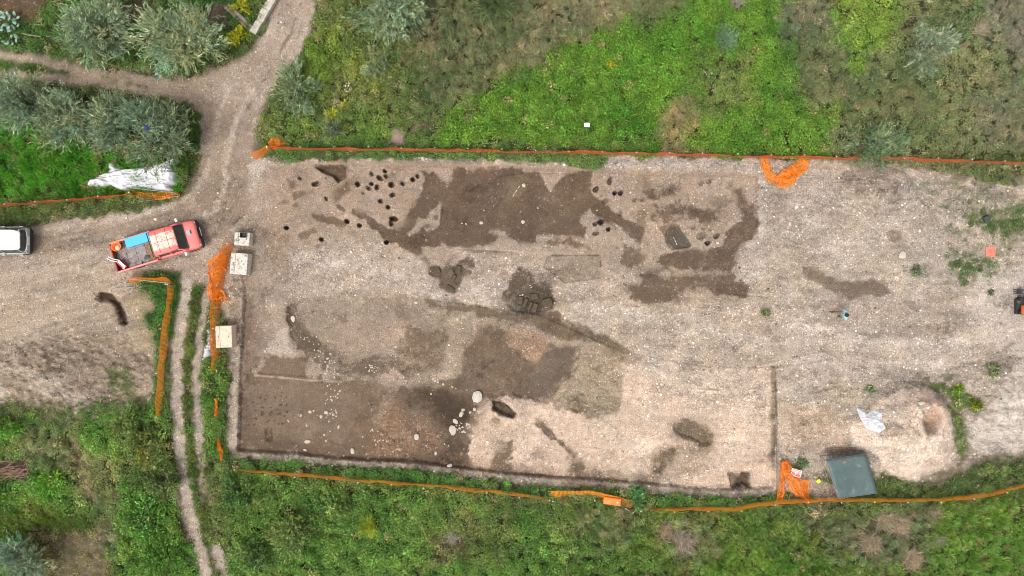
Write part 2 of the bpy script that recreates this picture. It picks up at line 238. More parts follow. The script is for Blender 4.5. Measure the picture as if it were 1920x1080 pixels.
# zone, visible colour (sRGB), stoniness, vegetation cover, feather, edge roughness, mottling, opacity, shape
DK, DK2, WET = (122, 100, 80), (108, 87, 69), (86, 71, 55)
PALE, PINK, YARD, GREY, ROADC = (200, 180, 160), (210, 184, 160), (191, 173, 154), (166, 149, 131), (179, 158, 137)
L = [
 # ---- roads and spoil on the west side
 ('road', ROADC, .45, 0, 5, 5, 0, 1, '524,-80 600,-80 590,0 580,60 555,110 520,160 495,200 480,240 478,285 500,310 520,400 490,470 455,545 452,700 430,700 425,600 390,530 345,540 325,620 318,680 312,720 260,780 180,800 130,770 60,760 -100,750 -100,425 0,428 60,424 100,415 170,405 260,388 345,370 362,345 373,310 377,260 374,215 350,192 310,182 270,186 250,177 190,166 130,159 60,151 0,146 -100,142 -100,84 0,92 100,110 170,127 250,137 330,147 370,142 400,131 440,111 480,86 505,50'),
 ('road', (188, 168, 152), .5, 0, 14, 8, 0, .8, 'L26:570,-20 545,70 495,140 450,230 430,310'),
 ('road', (186, 164, 148), .45, 0, 14, 8, 0, .7, 'L18:528,-20 505,70 455,140 415,200 400,290'),
 ('road', (150, 128, 110), .3, 0, 16, 10, 0, .7, '380,330 470,330 470,440 430,470 385,440 365,370'),
 ('road', (160, 138, 120), .2, 0, 20, 10, .1, .8, '390,200 470,200 470,330 390,330'),
 ('road', (160, 140, 122), .35, 0, 10, 8, .2, .6, 'L40:-20,470 100,455 220,430 340,400'),
 ('road', (184, 164, 147), .6, 0, 6, 8, .3, .7, 'L14:-20,500 120,488 210,470'), ('road', (184, 164, 147), .6, 0, 5, 8, .3, .7, 'L10:60,425 200,410 330,385'),
 ('road', (190, 170, 152), .7, 0, 6, 6, .25, .8, 'L22:230,520 300,505 380,480 400,470'),
 ('road', (150, 131, 112), .4, 0, 14, 14, .3, .75, '60,640 160,600 250,640 290,690 250,740 150,720 40,740 0,700'),
 ('road', (166, 148, 128), .6, 0, 10, 10, .2, .8, '0,650 120,640 250,720 200,780 60,740 0,720'),
 ('road', (196, 177, 158), .5, 0, 6, 6, .2, .9, 'L16:0,690 60,705 120,730 150,750'), ('road', (200, 184, 168), .3, 0, 4, 4, 0, .9, 'E:2,740,16,16'),
 ('road', (184, 164, 132), .25, 0, 4, 4, .1, .9, 'E:264,572,28,23'), ('road', (180, 160, 130), .3, 0, 4, 4, .15, .9, 'E:266,628,27,32'),
 ('road', (84, 64, 48), .1, 0, 1.5, 1.5, 0, 1, 'L13:190,554 206,558 220,570 228,588 234,604'),
 ('road', (96, 82, 66), .2, 0, 2, 4, .2, .9, 'E:448,421,12,10'),
 ('road', (128, 110, 92), .5, 0, 8, 8, .2, .8, '432,520 455,520 458,690 445,845 425,845 428,690 440,640'),
 # ---- undergrowth inside those shapes
 ('ground', (84, 96, 52), .1, 1, 4, 3, 0, 1, '0,112 60,120 125,135 127,143 60,134 -60,130 -60,106'), ('ground', (96, 96, 58), .2, .6, 4, 4, .3, .9, 'L6:195,143 230,152 268,163'),
 ('ground', (74, 92, 48), 0, 1, 4, 4, 0, 1, '262,540 245,535 275,510 305,506 335,510 342,535 335,590 318,640 312,700 300,780 280,800 290,700 296,650 280,610 272,592 296,575 285,550'),
 ('ground', (84, 84, 48), 0, .9, 5, 6, .3, 1, '0,400 80,405 180,398 250,378 340,372 340,384 260,398 170,404 100,416 40,425 0,430'),
 ('track', (190, 172, 154), .6, 0, 2.5, 2.5, 0, 1, 'L23:352,530 340,600 333,680 332,760 338,850 350,930 366,1000 380,1050 386,1100'),
 ('track', (186, 168, 150), .6, 0, 3, 3, .1, .9, 'L18:392,530 380,590 369,680 370,780 374,830'), ('track', (180, 162, 142), .6, .1, 4, 4, .25, .9, 'L15:374,830 380,880 386,940'),
 ('track', (190, 172, 154), .6, 0, 3, 3, 0, 1, 'L18:404,1030 418,1060 430,1100'), ('track', (150, 132, 112), .5, .4, 5, 5, .3, .8, 'L16:328,920 345,980 366,1060'),
 ('ground', (120, 108, 80), .4, .5, 5, 6, .3, .8, 'L16:140,820 155,880 170,930'), ('ground', (126, 110, 84), .3, .25, 12, 10, .3, .85, '90,1000 200,1000 215,1060 190,1100 110,1100'),
 ('ground', (118, 92, 70), .5, .12, 8, 6, .2, .95, '-60,-60 70,-60 80,15 60,40 20,45 -60,40'), ('ground', (128, 98, 78), .6, .15, 6, 5, .2, .9, '205,10 290,5 300,40 250,50 210,40'), ('ground', (134, 112, 94), .6, .15, 5, 5, .2, .9, '385,8 425,10 430,50 405,60 385,40'),
 # ---- gravel yard and excavation
 ('yard', YARD, .8, 0, 5, 6, 0, 1, '466,312 478,298 560,302 700,299 820,297 960,299 1060,302 1150,293 1420,298 1560,300 1730,318 1790,330 1860,345 2020,340 2020,850 1840,852 1810,880 1770,892 1720,905 1690,900 1660,892 1560,935 1480,925 1452,920 1340,926 1200,915 1070,908 960,902 880,890 780,876 640,868 560,862 440,856 428,840 432,720 440,690 450,545 445,500 480,470 475,380'),
 ('yard', (150, 138, 128), .7, 0, 4, 4, .2, .8, 'L9:700,306 900,306'), ('yard', (166, 155, 145), .9, 0, 4, 4, .2, .9, 'L14:1150,303 1300,306 1420,310'), ('yard', (156, 143, 130), .9, .15, 3, 5, .36, .7, 'L10:440,850 640,868 780,876 960,900 1070,908 1200,916 1340,928 1450,924'),
 ('yard', (158, 142, 126), 1, .1, 4, 6, .4, .6, 'L11:436,690 432,760 430,840'),
 ('excavation', (178, 156, 136), .45, 0, 2, 1, 0, 1, TRENCH),
 ('excavation', (172, 146, 124), .15, 0, 2.5, 2, .1, .9, 'L8:560,308 700,306 900,311 1100,319 1200,325 1420,330'),
 ('excavation', (176, 152, 131), .35, 0, 10, 8, 0, .9, '500,312 800,312 790,380 745,425 660,395 560,460 500,470 480,420'),
 ('excavation', (150, 128, 108), .5, 0, 12, 12, .25, .8, '480,420 560,450 640,460 700,470 700,500 560,520 500,520'),
 ('excavation', (190, 170, 152), .9, 0, 12, 12, .1, .9, '540,470 640,450 720,455 800,490 830,545 980,560 960,590 800,562 640,555 540,560'),
 ('excavation', (186, 165, 146), .85, 0, 8, 6, .1, .9, '860,470 960,470 1030,480 1120,480 1180,520 1200,572 1120,565 1040,560 960,520 880,500'),
 ('excavation', (204, 186, 170), .95, 0, 14, 10, .1, .8, '880,520 950,520 945,575 870,570 860,545'),
 ('excavation', (178, 155, 134), .5, 0, 5, 5, 0, .9, '1107,322 1420,332 1420,350 1395,350 1377,352 1382,420 1345,465 1262,468 1215,500 1180,450 1210,425 1140,385 1104,352'),
 ('excavation', (192, 172, 152), .9, 0, 12, 8, .15, .9, '1110,565 1250,572 1400,560 1420,450 1500,460 1500,680 1330,692 1200,672 1130,640 1050,600'),
 ('excavation', (168, 150, 130), .7, 0, 14, 10, .2, .7, '1160,575 1260,575 1250,620 1180,625'),
 ('excavation', (160, 141, 121), .45, 0, 9, 8, .1, .95, '535,560 640,550 800,560 880,590 900,650 870,720 740,725 620,712 570,680 545,640'),
 ('excavation', (176, 152, 132), .4, 0, 8, 8, .1, .8, '640,600 740,590 765,610 750,660 700,690 640,660 610,640'),
 ('excavation', (146, 122, 103), .2, 0, 7, 6, .1, .95, '455,560 500,540 505,600 500,660 470,700 452,720'),
 ('excavation', (176, 155, 138), .4, 0, 5, 8, .3, .8, '480,560 530,550 535,640 505,650 480,600'),
 ('excavation', (192, 172, 154), .35, 0, 3, 3, 0, .95, '505,640 535,612 541,650 554,664 515,667 497,660'),
 ('excavation', DK, .12, 0, 5, 7, .06, .95, '490,690 505,667 545,667 572,670 576,702 620,710 720,718 740,725 790,725 830,725 870,735 895,745 895,770 905,775 900,800 880,815 885,830 880,860 870,882 780,868 640,862 560,853 446,845 450,720 462,700'),
 ('excavation', (142, 120, 101), .1, 0, 8, 8, .1, .8, '460,720 560,712 640,720 680,760 640,840 560,830 470,800'),
 ('excavation', (136, 113, 93), .15, 0, 2, 1, 0, .9, '498,672 545,672 568,678 570,706 490,702'),
 ('excavation', (190, 166, 148), .45, 0, 5, 5, .1, .9, '712,712 728,694 745,692 760,712 745,728 725,726'),
 ('excavation', (158, 134, 112), .5, 0, 6, 6, .2, .85, 'L22:735,735 722,765 705,790'),
 ('excavation', (146, 116, 92), .9, 0, 10, 10, .2, .9, '705,790 750,760 800,790 825,815 810,850 740,860 690,850'),
 ('excavation', WET, .15, 0, 12, 8, .15, .9, '755,737 780,727 830,730 870,740 892,765 884,790 850,808 830,806 812,788 792,768 762,754'),
 ('excavation', (78, 64, 52), .1, 0, 8, 6, .1, .9, '800,740 850,745 885,768 872,795 845,800 825,775'),
 ('excavation', (100, 82, 66), .2, 0, 8, 8, .2, .85, '700,862 800,866 880,878 884,830 860,812 830,822 820,850'),
 ('excavation', DK, .2, 0, 7, 10, .2, .85, '762,610 812,617 835,612 840,655 830,672 815,690 792,695 777,685 755,675 742,660 755,640'),
 ('excavation', (112, 96, 78), .4, 0, 5, 7, .25, .9, '537,575 552,572 553,595 567,612 592,627 602,645 640,665 690,680 720,690 700,705 640,705 600,690 570,668 552,648 540,625'),
 ('excavation', (122, 104, 86), .4, 0, 4, 5, .2, .9, '672,678 700,668 745,668 770,690 760,706 735,694 712,706 680,702'),
 ('excavation', DK, .15, 0, 5, 7, .1, .92, '862,662 885,645 900,612 930,605 960,620 1000,640 1030,650 1082,648 1084,670 1070,705 1050,725 1035,745 1028,757 1000,752 960,745 900,745 870,737 840,730 815,720 830,705 855,700 862,685'),
 ('excavation', (118, 103, 89), .1, 0, 3, 4, .08, .8, '1022,655 1060,648 1083,650 1083,672 1070,705 1050,725 1035,745 1026,755 990,748 985,715 1010,690'),
 ('excavation', (176, 154, 132), .5, 0, 4, 4, .1, .9, '843,615 862,605 872,640 864,680 862,705 820,715 806,712 832,688 842,660'),
 ('excavation', (160, 138, 116), .6, 0, 8, 8, .3, .8, '880,590 960,600 1010,625 1000,640 950,615 900,605'),
 ('excavation', (172, 140, 112), .9, 0, 4, 3, .1, .95, '952,612 985,615 1010,625 1028,640 1025,658 1010,678 995,679 975,660 955,650'),
 ('excavation', (120, 101, 81), .15, 0, 4, 6, .1, .95, '798,560 855,564 905,573 960,582 1012,580 1052,598 1072,604 1104,612 1130,630 1168,642 1174,670 1150,666 1130,652 1105,641 1060,643 1035,630 1010,616 985,607 950,603 920,594 880,593 850,585 808,580'),
 ('excavation', (128, 108, 88), .15, 0, 4, 5, .1, .5, '800,562 855,567 905,577 960,588 1010,586 1050,605 1070,610 1100,618 1125,635 1165,645 1172,668 1150,662 1130,648 1105,637 1060,638 1035,625 1010,611 985,602 950,598 920,589 880,588 850,580 810,577'),
 ('excavation', (104, 90, 72), .4, 0, 6, 6, .25, .85, 'L17:1105,632 1140,642 1165,658'),
 ('excavation', (168, 148, 122), .6, 0, 8, 10, .22, .85, '1028,757 1035,745 1050,725 1070,705 1085,680 1086,655 1105,642 1130,650 1172,668 1166,700 1164,740 1155,775 1130,786 1090,781 1060,771'),
 ('excavation', (136, 117, 92), .5, 0, 6, 5, .2, .85, '1068,775 1085,760 1105,765 1100,780'), ('excavation', (150, 134, 110), .7, 0, 6, 6, .2, .8, '1110,745 1160,735 1160,770 1130,784 1108,775'),
 ('excavation', (120, 100, 78), .2, 0, 2, 1.5, 0, .9, 'L4:1024,758 1045,770 1075,778 1105,783'),
 ('excavation', (224, 196, 172), .5, 0, 5, 7, 0, 1, '905,772 925,752 950,745 985,748 1000,753 1030,759 1060,772 1130,787 1156,776 1166,735 1172,672 1200,675 1280,690 1330,692 1449,690 1452,914 1340,918 1200,905 1100,897 1000,890 890,876 872,850 885,820 900,800'),
 ('excavation', (218, 190, 164), .5, 0, 14, 10, 0, .7, '900,780 960,775 985,800 960,830 900,830'), ('excavation', (196, 176, 158), .9, 0, 16, 12, .2, .7, '1200,680 1330,695 1440,695 1440,780 1340,760 1240,740'),
 ('excavation', (206, 186, 168), .9, 0, 10, 8, .1, .8, '1180,675 1230,672 1300,690 1290,705 1200,700'),
 ('excavation', (110, 92, 72), .3, 0, 7, 5, .1, .9, '935,830 960,828 962,845 955,865 962,888 915,882 925,860'),
 ('excavation', (112, 93, 74), .4, 0, 4, 4, .08, .95, '1003,796 1016,788 1045,820 1078,850 1096,875 1088,895 1068,884 1074,860 1045,832'),
 ('excavation', (140, 116, 94), .6, 0, 9, 6, .2, .8, 'L16:880,872 1000,885 1100,890 1240,902'), ('excavation', (112, 90, 70), .2, 0, 3, 2, .1, .9, 'L5:640,858 780,865 880,878 1000,890 1130,899 1230,906'),
 ('excavation', (176, 152, 128), .8, 0, 10, 8, .2, .7, '1225,830 1330,835 1340,870 1260,910 1215,890'),
 ('excavation', (90, 76, 60), .2, 0, 2.5, 2, .05, .95, '921,750 940,750 955,763 970,775 963,787 945,782 923,770'),
 ('excavation', (98, 84, 66), .5, 0, 4, 3, .1, .95, '1268,795 1285,783 1305,788 1322,800 1337,815 1336,837 1318,840 1300,827 1275,822 1266,808'),
 ('excavation', (120, 102, 78), .5, 0, 5, 4, .15, .9, '1228,862 1240,845 1260,840 1274,834 1263,860 1240,889 1230,886'), ('excavation', (90, 72, 54), .3, 0, 3, 3, .05, .95, '1370,887 1405,885 1406,914 1374,916'),
 ('excavation', (142, 121, 101), .3, 0, 8, 7, .2, .8, 'E:1010,792,9,6'), ('excavation', (140, 116, 94), .3, 0, 4, 3, .1, .8, 'E:928,789,7,6'), ('excavation', (140, 118, 96), .3, 0, 4, 3, .1, .7, 'E:983,775,6,3'),
 # ---- the northern cut features: dark ditch fills in pale gravel
 ('excavation', DK2, .14, 0, 2.6, 3.6, .05, .95, '853,317 960,314 985,322 1015,325 1022,348 1033,358 1045,340 1060,324 1109,321 1104,352 1115,368 1140,385 1172,410 1185,417 1210,425 1206,440 1201,455 1192,452 1175,437 1155,422 1135,420 1122,406 1106,392 1090,407 1089,417 1100,427 1096,445 1070,445 1007,440 1002,452 987,457 960,450 945,433 915,430 910,435 940,443 930,452 905,462 880,465 850,467 835,460 815,465 790,462 800,480 808,492 790,482 775,475 750,462 720,445 700,432 695,420 672,407 661,400 662,392 673,391 685,397 705,412 725,425 735,430 747,427 755,420 765,400 778,380 792,357 798,337 790,318 812,324 830,335 840,350 848,335'),
 ('excavation', (182, 160, 138), .4, 0, 2, 2, .05, .95, '825,380 807,395 800,410 785,407 777,425 762,437 767,445 780,437 792,425 802,435 815,430 826,420 828,395'), ('excavation', DK, .1, 0, 2, 1, 0, .9, 'E:817,408,5,5'), ('excavation', DK, .1, 0, 2, 1, 0, .8, 'E:800,424,7,4'),
 ('excavation', (180, 156, 134), .5, 0, 2.5, 2, .05, .95, '1012,322 1062,322 1045,338 1034,358 1024,346 1015,332'),
 ('excavation', (140, 118, 98), .6, 0, 6, 5, .3, .8, 'E:1038,373,14,12'), ('excavation', (134, 116, 90), .2, 0, 5, 5, .1, .7, '945,335 990,325 985,355 970,375 940,380'), ('excavation', (128, 108, 88), .3, 0, 5, 5, .2, .8, 'L12:1020,425 1060,400 1085,380 1088,365'),
 ('excavation', (104, 88, 74), .5, 0, 8, 8, .2, .8, '900,335 935,325 945,345 930,385 905,395 890,370'), ('excavation', (96, 78, 62), .1, 0, 2, 2, .1, .8, 'L4:933,333 955,328 980,325'), ('excavation', (90, 74, 58), .1, 0, 2, 2, .1, .7, 'L3:928,390 945,370 955,350'),
 ('excavation', DK2, .2, 0, 4, 5, .25, .85, '1020,450 1070,448 1095,455 1107,467 1080,464 1048,461 1022,460'),
 ('excavation', DK, .15, 0, 2, 2.5, .1, .9, '539,336 552,340 556,352 546,357 539,346'), ('excavation', DK, .15, 0, 2.5, 2.5, .1, .9, '549,362 587,356 589,363 567,368 550,376'),
 ('excavation', DK, .15, 0, 2.5, 3, .1, .9, '626,357 650,346 660,357 645,367 630,378 624,370'), ('excavation', (142, 121, 100), .15, 0, 2.5, 2.5, .1, .7, '652,345 658,335 650,340'),
 ('excavation', DK2, .12, 0, 1.5, 1.5, .05, .9, '627,380 637,383 650,394 645,399 632,391'), ('excavation', DK, .12, 0, 2, 2.5, .05, .93, '584,403 590,401 605,402 618,406 630,408 640,413 652,416 650,422 640,424 625,421 610,418 595,415'),
 ('excavation', DK, .15, 0, 4, 3, .1, .8, '562,440 590,427 591,435 567,448'), ('excavation', (142, 121, 101), .2, 0, 4, 4, .2, .7, '524,445 545,440 540,452 526,453'), ('excavation', (140, 120, 100), .2, 0, 4, 4, .2, .6, '628,422 648,424 640,436'), ('excavation', (144, 124, 104), .2, 0, 4, 4, .2, .6, '650,438 666,432 664,444'), ('excavation', DK, .2, 0, 3, 3, .1, .7, 'E:531,380,9,5'), ('excavation', DK, .2, 0, 2, 2, .1, .8, 'E:555,386,6,5'),
 ('excavation', (104, 84, 66), .2, 0, 2, 2, .05, .95, '588,310 654,310 649,331 633,342 619,327 604,324'), ('excavation', (150, 130, 108), .5, 0, 5, 4, .2, .8, '612,325 625,328 632,342 628,356 612,350'),
 ('excavation', (150, 128, 107), .3, 0, 3, 3, .2, .7, '725,313 765,314 750,322 738,324'), ('excavation', (140, 118, 98), .2, 0, 3, 3, .2, .6, '660,395 675,391 690,400 680,408'),
 # eastern ring ditch and blotches
 ('excavation', DK2, .2, 0, 3, 4, .1, .93, '1377,352 1392,352 1400,370 1415,390 1421,410 1422,435 1410,447 1390,462 1380,475 1378,495 1372,506 1360,511 1335,511 1285,509 1260,503 1232,492 1240,478 1262,468 1297,467 1347,465 1357,457 1362,442 1370,432 1382,422 1392,405 1385,390 1377,375'),
 ('excavation', (100, 90, 76), .08, 0, 1.5, 1, 0, .95, '1251,430 1270,419 1298,460 1293,464 1262,468 1249,452'), ('excavation', DK, .2, 0, 2, 2, .1, .85, '1232,425 1250,420 1268,420 1252,432 1250,450'),
 ('excavation', DK2, .4, 0, 3, 5, .3, .9, '1198,354 1225,353 1237,370 1226,379 1203,376'), ('excavation', (104, 85, 68), .2, 0, 5, 5, .2, .85, '1236,354 1260,351 1269,366 1240,369'), ('excavation', DK2, .4, 0, 5, 8, .3, .85, '1228,390 1255,381 1285,379 1310,389 1342,395 1351,416 1330,424 1310,413 1282,408 1260,418 1235,421 1222,407'),
 ('excavation', (104, 86, 68), .2, 0, 4, 4, .1, .8, '1290,395 1330,392 1345,410 1328,420 1305,408'), ('excavation', (140, 116, 90), .3, 0, 6, 6, .2, .7, '1185,398 1210,395 1218,412 1205,420 1188,415'), ('excavation', (136, 116, 96), .3, 0, 4, 4, .2, .7, 'L18:1208,332 1212,350'),
 ('excavation', DK, .2, 0, 3, 4, .1, .9, '1167,456 1185,461 1210,480 1213,490 1185,500 1167,495'), ('excavation', (116, 95, 77), .3, 0, 5, 7, .14, .93, '1210,516 1235,500 1272,508 1330,512 1378,510 1376,525 1401,531 1401,559 1370,556 1340,549 1290,541 1270,562 1240,572 1200,572 1172,547 1162,528 1200,530'),
 ('excavation', (112, 90, 72), .2, 0, 2, 2, .1, .9, '1342,532 1401,532 1400,559 1365,555 1342,548'), ('excavation', (118, 97, 78), .2, 0, 3, 3, .1, .85, '1185,540 1278,545 1250,566 1205,572'), ('excavation', (180, 158, 136), .7, 0, 3, 3, .2, .9, 'L9:1235,514 1300,512 1358,512'),
 ('excavation', (158, 140, 120), .5, 0, 3, 2, .1, .9, '1028,480 1126,480 1126,521 1060,530 1018,500'), ('excavation', (136, 116, 97), .3, 0, 5, 5, .2, .8, '1055,500 1085,495 1090,510 1060,515'),
 ('yard', (188, 172, 156), .8, 0, 3, 3, .1, .9, '1386,470 1425,440 1426,520 1400,530 1377,515'), ('yard', (196, 182, 168), .9, 0, 3, 3, .1, .8, 'L12:1430,335 1430,450 1428,520'),
 # wet upcast around the sondages
 ('excavation', (98, 83, 68), .4, 0, 9, 6, .2, .9, '850,498 866,492 885,486 892,500 872,522 858,530'), ('excavation', (110, 94, 76), .2, 0, 3, 3, .1, .9, '780,476 800,485 812,496 830,502 838,497 850,503 866,500 870,520 864,536 853,552 838,546 823,538 822,528 806,516 802,503'),
 ('excavation', (92, 77, 62), .35, 0, 9, 7, .15, .9, '961,522 967,511 983,503 999,514 1002,524 1014,519 1035,520 1038,542 1038,556 1046,564 1036,578 1023,582 1011,590 967,588 942,577 940,558 949,539'), ('excavation', (78, 65, 52), .2, 0, 5, 4, .1, .8, '965,548 1030,535 1040,565 1010,586 970,584'),
 ('excavation', DK2, .15, 0, 2.5, 2, .05, .9, '1028,586 1045,582 1053,590 1051,606 1030,606'),
 # ---- yard details
 ('yard', (148, 132, 116), .9, 0, 14, 12, .3, .85, '1560,345 1600,325 1660,325 1700,350 1690,375 1620,375 1570,370'), ('yard', (112, 95, 80), .5, 0, 7, 8, .45, .8, '1600,360 1640,345 1670,350 1660,368 1610,372'),
 ('yard', (176, 160, 144), .9, 0, 16, 12, .2, .8, '1440,340 1560,330 1580,400 1530,480 1450,500 1430,420'), ('yard', (150, 132, 116), .5, 0, 12, 10, .2, .7, 'E:1455,405,24,22'), ('yard', (160, 143, 126), .7, 0, 10, 10, .3, .7, 'E:1570,410,30,24'),
 ('yard', (178, 163, 148), .8, 0, 14, 12, .2, .7, '1690,330 1780,340 1790,450 1720,500 1690,420'),
 ('yard', (138, 119, 101), .3, 0, 4, 4, .1, .92, '1502,500 1520,499 1545,511 1580,526 1610,530 1640,524 1665,539 1674,550 1650,556 1620,553 1595,563 1560,548 1530,531 1510,525'), ('yard', (130, 112, 95), .2, 0, 2.5, 2, .05, .9, '1568,540 1580,528 1610,532 1640,526 1665,540 1672,550 1650,554 1620,552 1595,562'),
 ('yard', (140, 122, 105), .2, 0, 2.5, 2, .05, .9, '1660,437 1675,431 1688,434 1690,450 1680,458 1665,450'), ('yard', (172, 155, 138), .7, 0, 14, 10, .2, .7, '1500,560 1600,570 1700,560 1800,590 1820,630 1700,640 1560,620'), ('yard', (164, 146, 129), .4, 0, 12, 10, .2, .7, '1700,560 1800,565 1815,610 1740,605'),
 ('yard', (206, 190, 176), .4, 0, 12, 12, .2, .85, '1790,520 1850,505 2000,500 2000,650 1900,640 1830,620'), ('yard', (170, 160, 152), .2, 0, 8, 6, .1, .7, 'L20:1880,560 1930,570'), ('yard', (166, 152, 138), .5, 0, 8, 8, .2, .8, 'L18:1830,690 1880,660 1915,640'),
 ('yard', (196, 176, 158), .9, 0, 16, 12, .2, .8, '1455,580 1560,640 1700,650 1780,690 1700,715 1560,715 1460,690'), ('yard', (168, 152, 136), .5, 0, 8, 8, .3, .7, '1640,685 1720,690 1780,705 1720,715 1650,705'),
 ('yard', (208, 180, 156), .6, 0, 8, 8, .1, .9, '1456,750 1560,760 1600,800 1580,840 1480,850 1456,840'), ('yard', (156, 134, 104), .5, 0, 14, 12, .35, .8, '1500,760 1560,755 1575,790 1530,820 1490,800'), ('yard', (178, 158, 130), .6, 0, 12, 10, .3, .7, '1560,720 1620,720 1620,760 1570,760'),
 ('yard', (214, 200, 186), .3, 0, 6, 8, .15, .9, '1825,790 1880,770 2000,760 2000,845 1850,850 1822,830'), ('yard', (208, 194, 180), .4, 0, 6, 8, .2, .85, '1880,700 1910,640 2000,640 2000,750 1860,770'), ('yard', (150, 136, 120), .3, 0, 5, 5, .2, .8, 'L10:1800,770 1808,800 1812,840'),
 ('yard', (150, 134, 118), .6, 0, 8, 8, .3, .8, 'L22:1800,865 1860,858 1930,850'), ('yard', (172, 158, 142), .5, 0, 5, 5, .2, .8, '1850,680 1885,665 1900,680 1880,740 1850,770 1840,740'),
 ('yard', (150, 133, 112), .5, 0, 3, 3, .2, .8, 'L9:1449,690 1451,760 1448,860'), ('yard', (108, 90, 66), .2, 0, 2, 2, .2, .7, 'L4:1453,700 1455,780 1452,850'),
 ('yard', (124, 110, 88), .4, .35, 4, 6, .2, .95, 'L20:1735,722 1770,726 1790,745 1797,790 1808,840 1795,880 1755,900'), ('yard', (156, 140, 120), .8, 0, 4, 6, .2, .8, 'L10:1630,770 1650,745 1690,730 1735,722'), ('yard', (150, 134, 114), .8, 0, 4, 6, .25, .8, 'L10:1600,842 1645,856 1660,884 1700,904'),
 ('heap', (238, 212, 190), .6, 0, 3, 4, .02, 1, '1625,790 1640,760 1665,740 1700,730 1745,725 1770,732 1780,760 1786,800 1797,840 1780,870 1750,885 1715,902 1690,900 1655,878 1645,850 1600,840 1590,800'),
 ('heap', (218, 188, 166), .35, 0, 5, 4, .05, .85, '1728,735 1765,730 1778,760 1785,800 1775,812 1760,800 1735,770 1722,755'), ('heap', (204, 182, 160), .8, 0, 12, 8, .15, .7, '1640,770 1700,750 1735,780 1720,830 1660,830'), ('heap', (180, 148, 126), .4, 0, 5, 3, .1, .85, 'E:1746,792,17,24'),
 # ---- weeds pushing through
 ('yard', (140, 132, 108), .5, .6, 14, 14, .42, .8, '1700,330 1800,335 1930,340 1930,440 1880,520 1800,500 1760,420'), ('yard', (116, 118, 84), .3, 1, 8, 10, .3, .9, '1790,395 1860,395 1930,380 1930,440 1890,450 1840,430'), ('yard', (130, 128, 100), .3, 1, 7, 9, .36, .9, '1775,480 1850,485 1870,500 1855,530 1800,540 1785,520'), ('yard', (112, 118, 84), .3, .7, 5, 6, .4, .8, 'E:1722,508,16,12'),
 ('ground', (92, 104, 58), .2, .9, 4, 5, .2, .9, '1730,718 1770,722 1790,735 1825,740 1828,770 1800,768 1780,745 1740,728'), ('ground', (92, 104, 58), .2, .9, 4, 5, .3, .9, '1780,760 1800,775 1815,800 1810,850 1795,850 1790,800'), ('ground', (92, 104, 58), .2, .8, 4, 4, .3, .9, 'E:1861,695,14,12'), ('ground', (98, 106, 66), .3, .6, 4, 5, .4, .9, 'E:1780,705,16,9'), ('ground', (98, 106, 66), .3, .7, 4, 4, .3, .8, 'E:1634,731,10,7'), ('yard', (120, 116, 80), .3, .5, 4, 5, .4, .8, 'L6:1530,728 1570,722'), ('yard', (110, 112, 74), .3, .6, 4, 4, .4, .8, 'E:1548,662,8,5'), ('yard', (100, 110, 66), .3, .6, 4, 4, .4, .8, 'E:1500,872,14,9'), ('yard', (110, 104, 72), .3, .5, 4, 4, .4, .8, 'L5:1452,770 1450,850'),
 ('ground', (84, 98, 54), .1, 1, 4, 5, .05, 1, '1060,299 1100,294 1142,292 1140,308 1110,318 1075,314'), ('ground', (88, 96, 56), .2, .8, 4, 5, .2, .9, 'L9:540,292 600,290 680,292'), ('ground', (88, 96, 56), .2, .8, 4, 5, .2, .9, 'L10:820,290 960,297 1050,300'), ('ground', (90, 98, 56), .2, .8, 4, 5, .3, .9, '1560,905 1600,938 1650,940 1700,908 1660,890 1640,880'), ('ground', (90, 98, 56), .2, .7, 4, 5, .3, .9, 'E:1545,895,14,12'),
 ('yard', (180, 155, 140), .1, 0, 3, 4, .05, .95, '728,268 735,240 745,236 758,255 760,272'), ('yard', (164, 140, 122), .1, .2, 4, 4, .2, .8, 'E:790,240,20,7'), ('ground', (96, 104, 60), .2, .6, 5, 6, .3, .9, '195,690 240,690 255,740 230,760 215,740'), ('ground', (92, 104, 58), .2, .85, 6, 6, .2, .95, '150,760 200,750 290,765 290,800 170,810'), ('ground', (100, 104, 64), .3, .7, 5, 6, .3, .9, '70,770 110,765 130,795 100,810 75,800'),
] + [('excavation', (84, 66, 50), .1, 0, 1.0, .8, 0, .8, 'E:%g,%g,%g,%g' % (random.gauss(500, 26), random.gauss(765, 20), random.uniform(1.2, 2.4), random.uniform(1, 1.9))) for _ in range(60)] + [
 ('excavation', (196, 172, 150), .3, 0, 1.5, 1.2, .1, .8, 'L3:478,704 530,708 576,713 640,716'), ('excavation', (190, 168, 148), .4, 0, 1.5, 1.5, .1, .8, 'L3:1115,566 1250,573 1390,592'), ('excavation', (190, 168, 148), .4, 0, 1.5, 1.5, .15, .7, 'L3:835,464 960,470 1030,474 1126,476'), ('excavation', (110, 92, 74), .2, 0, 1.2, 1, .15, .7, 'L2.4:850,468 960,473'), ('excavation', (88, 74, 58), .2, 0, 1.2, .8, .1, .8, 'L3:1030,479 1126,479 1126,500'),
 ('excavation', (96, 80, 60), .2, 0, 2, 2, .1, .8, 'L4:498,804 498,826 508,828 508,806'), ('excavation', (100, 84, 64), .2, 0, 2, 2, .15, .8, 'L5:908,690 918,680 926,678'), ('excavation', (90, 72, 56), .2, 0, 1.5, 1.5, .2, .7, 'L3:962,655 978,672 998,680'), ('excavation', (106, 88, 70), .2, 0, 1.5, 2, .2, .7, 'L3:1086,655 1086,680 1072,706'),
 ('excavation', (102, 88, 70), .35, 0, 5, 6, .2, .85, '537,577 552,573 554,597 570,615 592,630 604,650 588,658 562,652 545,630'),
